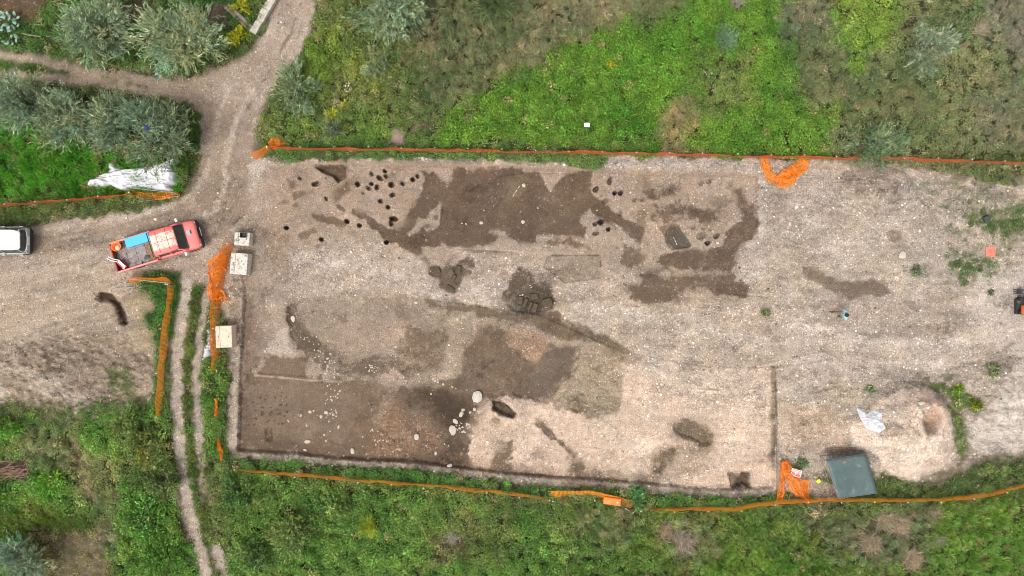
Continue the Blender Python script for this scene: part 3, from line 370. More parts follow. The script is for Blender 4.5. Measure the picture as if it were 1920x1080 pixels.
 ('excavation', (192, 170, 146), .5, 0, 3, 3, .1, .85, '803,578 835,582 836,592 810,590'), ('excavation', (188, 166, 142), .5, 0, 3, 3, .15, .8, 'L7:842,605 862,596 888,588'), ('excavation', (178, 156, 132), .6, 0, 3, 4, .2, .7, 'L5:872,590 920,606 970,622 1015,642'),
 ('excavation', (184, 160, 138), .5, 0, 3, 4, .2, .7, 'L6:1010,622 1040,640 1062,646 1084,640'), ('excavation', (150, 128, 106), .4, 0, 5, 6, .25, .7, 'E:780,680,24,12'), ('excavation', (172, 148, 126), .3, 0, 2, 3, .2, .7, 'L4:762,684 776,675 792,682'), ('excavation', (108, 90, 72), .2, 0, 3, 4, .2, .7, '850,715 870,712 872,735 856,738'),
 ('excavation', (140, 122, 98), .5, 0, 1.5, 2, .25, .7, 'L2.5:1045,752 1075,728 1110,700'), ('excavation', (138, 120, 96), .5, 0, 1.5, 2, .25, .7, 'L2.5:1062,762 1090,738 1120,722'), ('excavation', (196, 176, 148), .5, 0, 1.5, 2, .2, .7, 'L3:1040,745 1072,718 1104,690'), ('excavation', (134, 118, 96), .6, 0, 2, 3, .3, .7, 'L4:1098,655 1112,690 1130,700'), ('excavation', (130, 114, 92), .6, 0, 2, 3, .3, .7, 'L3:1120,690 1145,680 1165,672'), ('excavation', (142, 120, 98), .6, 0, 2, 2, .3, .6, 'L3:1118,722 1150,716 1164,724'),
 ('excavation', (158, 138, 116), .6, 0, 1.5, 2, .3, .6, 'L3:1165,676 1190,672 1230,674'), ('excavation', (146, 124, 102), .4, 0, 1.5, 1.5, .2, .7, 'L2.5:1310,727 1330,730 1352,731'), ('excavation', (152, 132, 112), .5, 0, 5, 6, .4, .6, 'E:1425,770,16,22'), ('excavation', (156, 134, 114), .5, 0, 5, 6, .4, .6, 'E:1340,755,22,9'), ('excavation', (160, 138, 116), .5, 0, 6, 6, .4, .6, 'E:1210,860,26,14'), ('excavation', (150, 128, 106), .5, 0, 6, 8, .3, .6, '1090,870 1160,880 1220,895 1160,900 1090,892'),
 ('road', (126, 108, 92), .6, 0, 2, 3, .42, .75, 'L6:566,0 546,62 512,122 476,182 446,232'), ('road', (204, 186, 170), .8, 0, 4, 5, .35, .7, 'L9:585,20 566,80 528,140 486,196 468,250'), ('road', (200, 182, 166), .8, 0, 4, 5, .4, .6, 'L8:532,0 505,66 470,110 430,150'), ('road', (140, 122, 106), .5, 0, 4, 4, .35, .6, 'L10:376,200 384,240 380,300 365,345'), ('road', (146, 128, 110), .6, 0, 3, 4, .4, .6, 'L6:330,150 250,140 170,130 60,106'), ('road', (130, 112, 96), .3, 0, 2, 2, .3, .6, 'L3:60,448 150,436 260,414 340,394'), ('road', (134, 116, 100), .3, 0, 2, 2, .3, .5, 'L3:0,465 110,456 200,440'),
 ('road', (130, 112, 92), .5, 0, 5, 8, .42, .8, '20,650 120,640 190,660 180,690 90,690 20,690'), ('road', (124, 106, 86), .5, 0, 4, 7, .42, .8, 'L20:80,690 150,715 210,745 260,760'), ('road', (134, 116, 96), .5, 0, 4, 6, .42, .7, 'L16:150,650 190,630 240,650 270,690'), ('road', (122, 104, 84), .4, 0, 2.5, 4, .35, .8, 'L7:115,655 135,680 160,700'), ('road', (206, 188, 168), .6, 0, 4, 5, .35, .7, 'L12:60,725 120,745 170,770'), ('road', (144, 126, 104), .5, 0, 3, 5, .35, .7, 'L8:0,720 60,735 110,760'),
 ('road', (126, 106, 88), .2, 0, 4, 5, .2, .7, 'L16:452,505 470,540 462,600 458,660'),
 ('ground', (120, 94, 80), .2, 0, 5, 5, .1, 1, 'E:36,879,36,22'), ('ground', (126, 114, 92), .2, .3, 6, 5, .2, .9, 'E:70,850,26,9'),
] + [('ground', (112, 106, 76), .1, .25, 6, 5, .2, .9, 'E:%g,%g,%g,%g' % (x, y, r, r)) for x, y, r in ((1706, 1045, 22), (1655, 975, 22), (1685, 985, 24), (1628, 1015, 26), (1280, 1015, 26), (1248, 995, 18), (1272, 222, 12), (1376, 8, 14), (1835, 58, 16), (848, 1005, 12))] + [
 ('excavation', (150, 128, 104), .5, 0, 7, 5, .1, .45, 'E:1302,812,46,36,30'), ('excavation', (118, 104, 74), .4, 0, 3, 3, .2, .7, 'E:1288,804,9,9'), ('excavation', (114, 100, 72), .4, 0, 3, 3, .2, .7, 'E:1318,820,9,10'),
 ('excavation', (210, 194, 176), .8, 0, 6, 8, .25, .6, 'L16:1120,580 1220,600 1330,625 1440,640'), ('excavation', (212, 195, 176), .8, 0, 6, 8, .3, .6, 'L14:1060,575 1180,585 1300,592'), ('excavation', (210, 192, 176), .8, 0, 6, 8, .25, .6, 'L18:570,500 680,490 760,520 840,560'), ('yard', (212, 196, 180), .7, 0, 6, 9, .3, .6, 'L18:1480,600 1620,640 1760,650 1900,620'), ('yard', (210, 194, 178), .7, 0, 6, 9, .3, .55, 'L16:1500,680 1640,690 1780,680'), ('excavation', (226, 204, 182), .5, 0, 6, 8, .2, .6, 'L14:1160,690 1220,700 1290,725 1350,735'), ('excavation', (226, 204, 182), .5, 0, 8, 8, .2, .5, 'L26:1120,800 1200,850 1180,890'),
 ('road', (206, 188, 168), .5, 0, 4, 5, .2, .75, 'L9:470,170 440,230 425,300 420,360 395,400 330,425'), ('road', (204, 186, 166), .5, 0, 4, 5, .2, .7, 'L9:430,165 408,220 395,290 380,345 340,380 240,405 120,425 0,445'), ('road', (202, 184, 164), .5, 0, 4, 5, .25, .7, 'L10:-20,520 120,500 210,520'), ('road', (200, 182, 162), .5, 0, 4, 5, .25, .65, 'L8:-20,560 100,545 190,535'), ('road', (200, 180, 160), .5, 0, 4, 5, .25, .65, 'L9:380,480 430,440 470,400 520,370'),
 ('ground', (104, 104, 66), .3, .75, 8, 14, .36, .9, '-20,742 60,752 140,765 200,742 260,735 300,750 290,800 180,815 100,800 -20,790'),
]
def paint(X, Y, Zv):
    """surface colour (linear), stoniness, vegetation cover and zone for plan positions"""
    k = H / (H - Zv); px = 960 + X * k / S; py = 540 - Y * k / S
    n = len(px); rgb = np.tile(s2l((74, 74, 45)), (n, 1)); peb = np.full(n, .08); veg = np.ones(n); zone = np.zeros(n, np.int8)  # base colour: soil darkened to put shade into the gaps between plants
    for i, (zn, c, p, v, f, b, mo, op, spec) in enumerate(L):
        idx, m = mask(px, py, spec, f, b, 12, 100 + i * 3)
        if not len(idx): continue
        if mo:
            q = fbm(px[idx] / 9, py[idx] / 9, 300 + i, 4); m = m * (1 - sstep(.62 - mo * .5, .72 - mo * .3, q) * min(1, mo * 2.2))
        m = m * op; col = s2l(c); mm = m[:, None]
        rgb[idx] = rgb[idx] * (1 - mm) + col * mm; peb[idx] = peb[idx] * (1 - m) + p * m; veg[idx] = veg[idx] * (1 - m) + v * m
        zone[idx[m > .5]] = ZONES.index(zn)
    # post-holes: brown fill, painted darker with depth to add to their shade
    for h in HOLES:
        idx, m = mask(px, py, 'E:%g,%g,%g,%g,%g' % (h[0], h[1], h[2] * .8, h[3] * .8, h[5] if len(h) > 5 else 0), 1.2, .7, 5, int(h[0]))
        if len(idx): m = (m * min(.92, .3 + h[4] * 2))[:, None]; rgb[idx] = rgb[idx] * (1 - m) + s2l((72, 57, 44)) * m
    for spec, f_, b_, mo, k_ in BLOBS:
        idx, m = mask(px, py, spec, f_, b_, 7, int(bounds(spec)[0]) & 1023)
        if len(idx):
            if mo: m = m * sstep(.36, .56, fbm(px[idx] / 5, py[idx] / 5, 55, 3))
            rgb[idx] *= (1 + k_ * m * (veg[idx] < .4))[:, None]
    # patchy drying, trampling, scraping and stone content of the bare soil
    a = fbm(px / 60, py / 60, 801, 4); b = fbm(px / 18, py / 10, 802, 4); d = fbm(px / 5, py / 4, 803, 3); st = np.clip(peb * 1.2, .3, 1)
    f = 1 + (a - .5) * .34 + (b - .5) * .42 * st + (d - .5) * .30 * st - .20 * sstep(.58, .75, fbm(px / 30, py / 16, 804, 5)) * st + .12 * sstep(.55, .7, fbm(px / 44, py / 26, 807, 5)) * st
    wheel_ = (px < 480) & (py > 300); u = np.where(wheel_, px + py * .2, px); v = np.where(wheel_, py + px * .22, py + px * .02)
    band = (fbm(u / 110, v / 6.5, 808, 3) - .5) * sstep(420, 330, px) * sstep(300, 400, py) + (fbm(u / 90, v / 8, 809, 4) - .5) * sstep(1400, 1500, px) + .5 * (fbm(px / 60, py / 7, 810, 3) - .5) * sstep(1100, 1300, px) * sstep(1500, 1450, px)
    f = f + band * .42 * (veg < .5)
    rgb = rgb * np.clip(f, .5, 1.5)[:, None] * (1 + ((fbm(px / 35, py / 35, 805, 3) - .5) * .12)[:, None] * np.array([.6, 0, -1.0])) * np.array([.985, 1.0, 1.01])
    peb = np.clip(peb * (.35 + 1.3 * fbm(px / 24, py / 20, 806, 4)), 0, 1)
    return rgb, peb, veg, zone, px, py
BLOBS = []      # dribbles of spoil, damp spots, scrapes and boot-scuffs: (shape, feather, roughness, mottled, darker/lighter)
_rb = random.Random(5)
for _ in range(230):
    x, y = _rb.uniform(450, 1460), _rb.uniform(312, 915); a = _rb.uniform(4, 22); BLOBS.append(('E:%g,%g,%g,%g,%g' % (x, y, a, a * _rb.uniform(.3, .8), _rb.uniform(-25, 25)), _rb.uniform(1.5, 6), _rb.uniform(2, 6), _rb.random() < .6, _rb.choice((-.34, -.26, -.2, -.14, .12, .16, .22))))
for _ in range(150):
    x, y = _rb.uniform(1430, 1930), _rb.uniform(310, 880); a = _rb.uniform(5, 30); BLOBS.append(('E:%g,%g,%g,%g,%g' % (x, y, a, a * _rb.uniform(.2, .6), _rb.uniform(-20, 12)), _rb.uniform(1.5, 6), _rb.uniform(2, 7), _rb.random() < .7, _rb.choice((-.3, -.24, -.18, -.12, .10, .14, .2))))
for _ in range(110):
    x, y = _rb.uniform(-20, 480), _rb.uniform(390, 780); a = _rb.uniform(5, 26); BLOBS.append(('E:%g,%g,%g,%g,%g' % (x, y, a, a * _rb.uniform(.2, .5), _rb.uniform(-28, -4)), _rb.uniform(1.5, 6), _rb.uniform(2, 6), _rb.random() < .7, _rb.choice((-.26, -.2, -.14, .10, .16, .22))))
for _ in range(150):      # scrape marks of the digger bucket and wheels
    x, y = _rb.uniform(460, 1930), _rb.uniform(320, 880); l = _rb.uniform(10, 70); t_ = math.radians(_rb.gauss(-4 if x > 1400 else 6, 14)); BLOBS.append(('L%g:%g,%g %g,%g' % (_rb.uniform(1.4, 3), x, y, x + l * math.cos(t_), y - l * math.sin(t_)), _rb.uniform(.8, 1.8), 1.5, True, _rb.choice((-.34, -.26, -.2, .16, .22))))
for _ in range(40):       # wheel ruts on the turning area
    x, y = _rb.uniform(-20, 330), _rb.uniform(430, 640); l = _rb.uniform(40, 130); BLOBS.append(('L%g:%g,%g %g,%g %g,%g' % (_rb.uniform(1.5, 4), x, y, x + l * .5, y - l * .11 + _rb.gauss(0, 2), x + l, y - l * .26), _rb.uniform(1, 2.5), 2, True, _rb.choice((-.26, -.2, -.14, .14, .2))))
for x0, y0, dx in ((440, 300, 0), (455, 300, 0), (410, 320, 14), (425, 330, 14)):
    for k_ in range(3): BLOBS.append(('L3:%g,%g %g,%g %g,%g %g,%g' % (x0 + k_ * 5, y0, x0 - 12 + k_ * 5, y0 + 60, x0 - 40 + dx + k_ * 4, y0 + 110, x0 - 120 + dx, y0 + 150 + k_ * 6), 1.5, 2, True, -.2))
ZONES = ['ground', 'road', 'track', 'yard', 'excavation', 'heap']

# ------------------------------------------------------------------ materials
def new_mat(name):
    m = bpy.data.materials.new(name); m.use_nodes = True; nt = m.node_tree
    return m, nt, nt.nodes['Principled BSDF']
def N(nt, t, **k):
    n = nt.nodes.new('ShaderNode' + t)
    for a, b in k.items():
        if a in n.inputs: n.inputs[a].default_value = b
        else: setattr(n, a, b)
    return n
def ramp(nt, src, p0, p1, c0=0.0, c1=1.0):
    r = N(nt, 'MapRange'); r.interpolation_type = 'SMOOTHSTEP'
    for i, v in zip((1, 2, 3, 4), (p0, p1, c0, c1)): r.inputs[i].default_value = v
    nt.links.new(src, r.inputs[0]); return r.outputs[0]
def math_(nt, op, a, b=None):
    n = N(nt, 'Math', operation=op)
    for i, v in enumerate((a, b)):
        if v is None: continue
        if isinstance(v, (int, float)): n.inputs[i].default_value = v
        else: nt.links.new(v, n.inputs[i])
    return n.outputs[0]
def mixc(nt, fac, a, b, mode='MIX'):
    n = N(nt, 'Mix', data_type='RGBA', blend_type=mode)
    for i, v in ((0, fac), (6, a), (7, b)):
        if isinstance(v, (int, float)): n.inputs[i].default_value = v
        elif isinstance(v, tuple): n.inputs[i].default_value = (*v, 1)
        else: nt.links.new(v, n.inputs[i])
    return n.outputs[2]
ALB = 0.615
def ground_mat():
    m, nt, b = new_mat('earth_and_gravel'); ln = nt.links.new
    at = N(nt, 'Attribute', attribute_name='col'); pb = N(nt, 'Attribute', attribute_name='peb')
    geo = N(nt, 'NewGeometry'); P = geo.outputs['Position']
    def vor(s):
        v = N(nt, 'TexVoronoi', voronoi_dimensions='2D', Scale=s, Randomness=1.0); ln(P, v.inputs['Vector']); return v
    def noi(s, d=4, r=.6):
        v = N(nt, 'TexNoise', noise_dimensions='2D', Scale=s, Detail=d, Roughness=r); ln(P, v.inputs['Vector']); return v.outputs['Fac']
    c = at.outputs['Color']; peb = math_(nt, 'POWER', pb.outputs['Fac'], 1.7)
    c = mixc(nt, 1.0, c, (ALB, ALB, ALB), 'MULTIPLY')
    # soil mottling at several sizes
    big = ramp(nt, noi(.55, 2), .3, .7, .94, 1.05); mid = ramp(nt, noi(3.2, 3, .65), .3, .7, .9, 1.09); fin = ramp(nt, noi(14, 2, .75), .28, .72, .76, 1.22)
    f = math_(nt, 'MULTIPLY', math_(nt, 'MULTIPLY', big, mid), fin)
    cm = N(nt, 'CombineColor'); [ln(f, cm.inputs[i]) for i in range(3)]
    c = mixc(nt, 1.0, c, cm.outputs[0], 'MULTIPLY')
    for s, thr, lo, amp in ((6, .13, .16, .8), (10, .5, .5, .8)):
        v = vor(s); sep = N(nt, 'SeparateColor'); ln(v.outputs['Color'], sep.inputs[0])
        dens = math_(nt, 'MULTIPLY', peb, thr)
        pick = math_(nt, 'LESS_THAN', sep.outputs[0], dens)
        shape = ramp(nt, v.outputs['Distance'], .26, .46, 1, 0)
        k = math_(nt, 'MULTIPLY', pick, shape)
        fac = ramp(nt, sep.outputs[1], 0, 1, 1.0, 1.7); cf = N(nt, 'CombineColor'); [ln(fac, cf.inputs[i]) for i in range(3)]
        tone = mixc(nt, .16, mixc(nt, 1.0, c, cf.outputs[0], 'MULTIPLY'), (.55, .50, .44))
        c = mixc(nt, math_(nt, 'MULTIPLY', k, amp), c, tone)
        # dark gaps beside the stones
        dk = math_(nt, 'MULTIPLY', math_(nt, 'GREATER_THAN', sep.outputs[2], math_(nt, 'SUBTRACT', 1.0, math_(nt, 'MULTIPLY', peb, lo))), shape)
        c = mixc(nt, math_(nt, 'MULTIPLY', dk, .45), c, mixc(nt, 1.0, c, (.42, .40, .38), 'MULTIPLY'))
    ln(c, b.inputs['Base Color']); b.inputs['Roughness'].default_value = .93; b.inputs['Specular IOR Level'].default_value = .25
    hgt = math_(nt, 'MULTIPLY', noi(10, 2, .75), .11)
    bp = N(nt, 'Bump', Strength=.8, Distance=.5); ln(hgt, bp.inputs['Height']); ln(bp.outputs[0], b.inputs['Normal'])
    return m
def leaf_mat(name, instancer=False, trans=.22, rough=.6):
    m, nt, b = new_mat(name); ln = nt.links.new
    at = N(nt, 'Attribute', attribute_name='tint'); at.attribute_type = 'INSTANCER' if instancer else 'GEOMETRY'
    c = at.outputs['Color']
    if instancer:
        a2 = N(nt, 'Attribute', attribute_name='tint'); c = mixc(nt, 1.0, c, a2.outputs['Color'], 'MULTIPLY')
    ln(c, b.inputs['Base Color']); b.inputs['Roughness'].default_value = rough; b.inputs['Specular IOR Level'].default_value = .25
    tr = N(nt, 'BsdfTranslucent'); ln(c, tr.inputs['Color']); mx = N(nt, 'MixShader'); mx.inputs[0].default_value = trans
    ln(b.outputs[0], mx.inputs[1]); ln(tr.outputs[0], mx.inputs[2]); ln(mx.outputs[0], nt.nodes['Material Output'].inputs['Surface'])
    return m
def plain(name, srgb, rough=.6, metal=0.0, var=.25, scale=3.0, spec=.4, coat=0.0, dirt=None, bump=0.0):
    """painted / plain surface with wear from noise; dirt = (sRGB, amount, scale)"""
    m, nt, b = new_mat(name); ln = nt.links.new; tc = N(nt, 'TexCoord')
    nz = N(nt, 'TexNoise', Scale=scale, Detail=5, Roughness=.65); ln(tc.outputs['Object'], nz.inputs['Vector'])
    lin = tuple(s2l(srgb)); f = ramp(nt, nz.outputs['Fac'], .3, .7, 1 - var, 1 + var * .6)
    cm = N(nt, 'CombineColor'); [ln(f, cm.inputs[i]) for i in range(3)]
    c = mixc(nt, 1.0, lin, cm.outputs[0], 'MULTIPLY')
    if dirt:
        n2 = N(nt, 'TexNoise', Scale=dirt[2], Detail=6, Roughness=.7); ln(tc.outputs['Object'], n2.inputs['Vector'])
        c = mixc(nt, ramp(nt, n2.outputs['Fac'], .62 - dirt[1] * .3, .7 - dirt[1] * .12, 0, .85), c, tuple(s2l(dirt[0])))
    ln(c, b.inputs['Base Color']); b.inputs['Roughness'].default_value = rough; b.inputs['Metallic'].default_value = metal; b.inputs['Specular IOR Level'].default_value = spec
    b.inputs['Coat Weight'].default_value = coat
    if bump:
        bp = N(nt, 'Bump', Strength=bump, Distance=.03); ln(nz.outputs['Fac'], bp.inputs['Height']); ln(bp.outputs[0], b.inputs['Normal'])
    return m
M = dict(
    ground=ground_mat(), leaf=leaf_mat('leaves'), leaf_i=leaf_mat('ground_cover_leaves', True),
    bark=plain('olive_bark', (112, 98, 82), .9, var=.4, scale=9, bump=.6), twig=plain('dry_twig', (132, 106, 90), .9, var=.4, scale=6),
    net=plain('orange_plastic_net', (250, 148, 44), .5, var=.12, scale=4), net_red=plain('faded_red_orange_net', (240, 112, 66), .5, var=.15, scale=3), net_dk=plain('amber_plastic_net', (248, 158, 52), .5, var=.15, scale=3),
    steel=plain('galvanised_steel', (150, 150, 146), .45, .6, var=.25, scale=12), cap=plain('white_plastic_cap', (232, 230, 224), .5, var=.06),
    concrete=plain('pale_concrete', (196, 187, 174), .9, var=.14, scale=7, dirt=((96, 90, 82), .42, 5), bump=.4), conc_warm=plain('warm_concrete', (206, 186, 164), .9, var=.14, scale=6, dirt=((176, 140, 112), .3, 5), bump=.4),
    sheet=plain('white_plastic_sheet', (196, 195, 198), .45, var=.08, scale=2, dirt=((150, 134, 124), .2, 3)),
    red=plain('faded_red_paint', (234, 128, 121), .42, var=.12, scale=3, coat=.25, dirt=((214, 150, 138), .2, 5)), red_dk=plain('dull_red_panel', (150, 62, 58), .6, var=.25, scale=4, dirt=((120, 98, 86), .3, 4)),
    glass=plain('dark_glass', (58, 64, 63), .15, var=.3, scale=2, spec=.6), black=plain('black_rubber', (34, 34, 34), .8, var=.2, scale=8), trim=plain('black_plastic_trim', (44, 45, 46), .6, var=.25, scale=6),
    white=plain('white_car_paint', (240, 241, 240), .35, var=.03, coat=.4), grey_and_shade=plain('grey_paint_and_side_shade', (170, 172, 172), .35, var=.08, metal=.2, coat=.3),  # plain grey elsewhere; on the white car, shade put into the colour
    bed=plain('worn_bed_liner', (142, 132, 127), .75, var=.3, scale=5, dirt=((92, 82, 76), .35, 3)), rust=plain('rusty_sand', (140, 112, 84), .9, var=.3, scale=6),
    blue=plain('sky_blue_plastic', (70, 172, 240), .4, var=.05, scale=2), orange=plain('orange_plastic', (246, 122, 44), .45, var=.08), yellow=plain('yellow_plastic', (240, 226, 66), .45, var=.08), green_sheet=plain('dark_green_sheet', (74, 90, 88), .6, var=.14, scale=1.5, dirt=((110, 120, 114), .2, 2)),
    wood=plain('weathered_timber', (160, 146, 126), .9, var=.3, scale=6, dirt=((112, 98, 82), .4, 9), bump=.5), rockw=plain('grey_limestone', (186, 178, 164), .9, var=.25, scale=5, dirt=((120, 110, 96), .3, 6), bump=.6),
    stone=plain('white_limestone', (182, 171, 154), .9, var=.18, scale=8, bump=.5), clod=plain('wet_clay', (80, 69, 54), .9, var=.4, scale=7, bump=.9),
    coral=plain('coral_red_panel', (240, 124, 100), .6, var=.05), mark=plain('dark_red_print', (190, 80, 66), .6, var=.05), signw=plain('white_sign_panel', (240, 228, 222), .5, var=.05), signr=plain('red_sign_print', (214, 84, 96), .5, var=.05), signo=plain('salmon_sign_print', (236, 140, 112), .5, var=.05),
    skin=plain('skin', (146, 108, 92), .6, var=.08), hair=plain('dark_hair', (38, 32, 32), .7, var=.3, scale=20), shirt=plain('pale_teal_cotton', (146, 180, 182), .85, var=.12, scale=6), trouser=plain('grey_cotton', (128, 116, 104), .9, var=.15, scale=6), shoe=plain('dark_leather', (58, 46, 36), .7, var=.15), pole=plain('red_pole', (150, 96, 84), .6, var=.15),
    machine=plain('orange_machine_paint', (238, 116, 60), .45, var=.1, dirt=((150, 120, 100), .2, 5)), dsteel=plain('dark_steel', (66, 64, 66), .55, .4, var=.3, scale=6), bluebag=plain('blue_tarp', (40, 62, 120), .5, var=.15), plaster=plain('pale_paper', (244, 242, 240), .6, var=.04), darkbox=plain('dark_grey_plastic', (62, 64, 68), .6, var=.15), redgl=plain('dark_red_plastic', (176, 30, 40), .4, var=.1),
)

def translucent(m, f):
    nt = m.node_tree; b = nt.nodes['Principled BSDF']; tr = N(nt, 'BsdfTranslucent'); nt.links.new(b.inputs['Base Color'].links[0].from_socket, tr.inputs['Color'])
    mx = N(nt, 'MixShader'); mx.inputs[0].default_value = f; nt.links.new(b.outputs[0], mx.inputs[1]); nt.links.new(tr.outputs[0], mx.inputs[2]); nt.links.new(mx.outputs[0], nt.nodes['Material Output'].inputs['Surface'])
for k_ in ('net', 'net_red', 'net_dk'): translucent(M[k_], .42)

# ------------------------------------------------------------------ terrain sheet, split where its surface changes
def axis(lo, f0, f1, hi, coarse, fine, far):
    a = np.arange(lo, f0, coarse); bq = np.arange(f0, f1, fine); c = np.arange(f1, hi + coarse, coarse)
    e = np.array([40., 60., 120., 400.]) + (0 if far else 0)
    return np.concatenate([-e[::-1] - 0.0, a, bq, c, e])
gx = axis(-33.5, -16.7, 15.7, 33.5, .085, .05, 1); gy = axis(-19.5, -12.1, 7.75, 19.5, .085, .05, 1)
GX, GY = np.meshgrid(gx, gy); nx, ny = len(gx), len(gy)
fx, fy = GX.ravel(), GY.ravel()
fz = terrain_z(fx, fy)
rgb, peb, veg, zone, _, _ = paint(fx, fy, fz)
V = np.c_[fx, fy, fz].astype(np.float32)
ii = (np.arange(ny - 1)[:, None] * nx + np.arange(nx - 1)[None, :]).ravel()
F = np.c_[ii, ii + 1, ii + nx + 1, ii + nx]; fzone = zone[F[:, 0]]
# vertex normals of the whole sheet so that the pieces join without creases
Zg = fz.reshape(ny, nx); dzx = np.gradient(Zg, gx, axis=1); dzy = np.gradient(Zg, gy, axis=0)
NRM = np.stack([-dzx.ravel(), -dzy.ravel(), np.ones(nx * ny)], 1); NRM /= np.linalg.norm(NRM, axis=1)[:, None]
LBL = {'ground': ('ground', 'dark soil with painted shade under the weeds and brambles around the dig', None), 'road': ('dirt_road', 'pale stony dirt road and turning area beside the trench', None), 'track': ('gravel_track', 'twin gravel wheel ruts running through the grass', None),
       'yard': ('gravel_yard', 'pale gravel yard with weeds around the trench', None), 'excavation': ('excavation_trench', 'stepped excavation trench with dark soil fills and post holes', None), 'heap': ('gravel_heap', 'low pale gravel heap with a scooped hollow', None)}
SETTING = {}
for zi, zn in enumerate(ZONES):
    f = F[fzone == zi]
    if not len(f): continue
    used = np.zeros(nx * ny, bool); used[f.ravel()] = True; rem = np.cumsum(used) - 1
    me = mesh_np(LBL[zn][0], V[used], rem[f], M['ground'], smooth=True)
    a = me.attributes.new('col', 'FLOAT_COLOR', 'POINT'); a.data.foreach_set('color', np.c_[rgb[used], np.ones(used.sum())].astype(np.float32).ravel())
    a = me.attributes.new('peb', 'FLOAT', 'POINT'); a.data.foreach_set('value', peb[used].astype(np.float32))
    me.normals_split_custom_set_from_vertices(NRM[used].astype(np.float32).tolist())
    SETTING[zn] = link(LBL[zn][0], me, label=LBL[zn][1], kind='structure')
del V, F, GX, GY

def terrain_z(X, Y):
    """height of the finished sheet (bilinear)"""
    X = np.asarray(X, float); Y = np.asarray(Y, float)
    i = np.clip(np.searchsorted(gx, X) - 1, 0, nx - 2); j = np.clip(np.searchsorted(gy, Y) - 1, 0, ny - 2)
    u = (X - gx[i]) / (gx[i + 1] - gx[i]); v = (Y - gy[j]) / (gy[j + 1] - gy[j])
    return (Zg[j, i] * (1 - u) + Zg[j, i + 1] * u) * (1 - v) + (Zg[j + 1, i] * (1 - u) + Zg[j + 1, i + 1] * u) * v
def zat(x, y):
    return float(terrain_z(np.array([float(x)]), np.array([float(y)]))[0])
def G(px, py, z=0.0):
    """plan point under a pixel, standing on the ground"""
    p = W(px, py, z); p.z = zat(p.x, p.y); return p

# ------------------------------------------------------------------ scattering of ground cover and gravel
def scatter(name, label, cat, P, scl, rot, tint, var, objs, parent=None):
    col = bpy.data.collections.new(name + '_kinds')
    for o in objs: col.objects.link(o)
    me = bpy.data.meshes.new(name); me.vertices.add(len(P)); me.vertices.foreach_set('co', np.asarray(P, np.float32).ravel())
    for nm, ty, key, v in (('scl', 'FLOAT_VECTOR', 'vector', scl), ('rot', 'FLOAT_VECTOR', 'vector', rot), ('tint', 'FLOAT_COLOR', 'color', np.c_[tint, np.ones(len(P))]), ('vi', 'INT', 'value', var)):
        a = me.attributes.new(nm, ty, 'POINT'); a.data.foreach_set(key, np.asarray(v, np.int32 if ty == 'INT' else np.float32).ravel())
    o = link(name, me, parent, label=label, cat=cat, kind='stuff')
    ng = bpy.data.node_groups.new(name, 'GeometryNodeTree')
    ng.interface.new_socket('Geometry', in_out='INPUT', socket_type='NodeSocketGeometry'); ng.interface.new_socket('Geometry', in_out='OUTPUT', socket_type='NodeSocketGeometry')
    n = ng.nodes; gi = n.new('NodeGroupInput'); go = n.new('NodeGroupOutput'); ci = n.new('GeometryNodeCollectionInfo'); ip = n.new('GeometryNodeInstanceOnPoints')
    ci.inputs['Collection'].default_value = col; ci.inputs['Separate Children'].default_value = True; ci.inputs['Reset Children'].default_value = True
    def na(nm, ty):
        q = n.new('GeometryNodeInputNamedAttribute'); q.data_type = ty; q.inputs['Name'].default_value = nm; return q.outputs['Attribute']
    lk = ng.links.new; lk(gi.outputs[0], ip.inputs['Points']); lk(ci.outputs[0], ip.inputs['Instance']); ip.inputs['Pick Instance'].default_value = True
    lk(na('vi', 'INT'), ip.inputs['Instance Index']); lk(na('rot', 'FLOAT_VECTOR'), ip.inputs['Rotation']); lk(na('scl', 'FLOAT_VECTOR'), ip.inputs['Scale'])
    lk(ip.outputs[0], go.inputs[0]); md = o.modifiers.new('scatter', 'NODES'); md.node_group = ng
    return o
def leaves(C, D, Sd, Ln, Wd, fold=0.0):
    """one rhombus per leaf: centre, direction, side, length, width"""
    Ln = Ln[:, None]; Wd = Wd[:, None]
    V = np.stack([C - D * Ln * .5, C + Sd * Wd * .5, C + D * Ln * .5, C - Sd * Wd * .5], 1).reshape(-1, 3)
    return V, np.arange(len(V)).reshape(-1, 4)
def unit(v): return v / np.maximum(np.linalg.norm(v, axis=-1, keepdims=True), 1e-9)
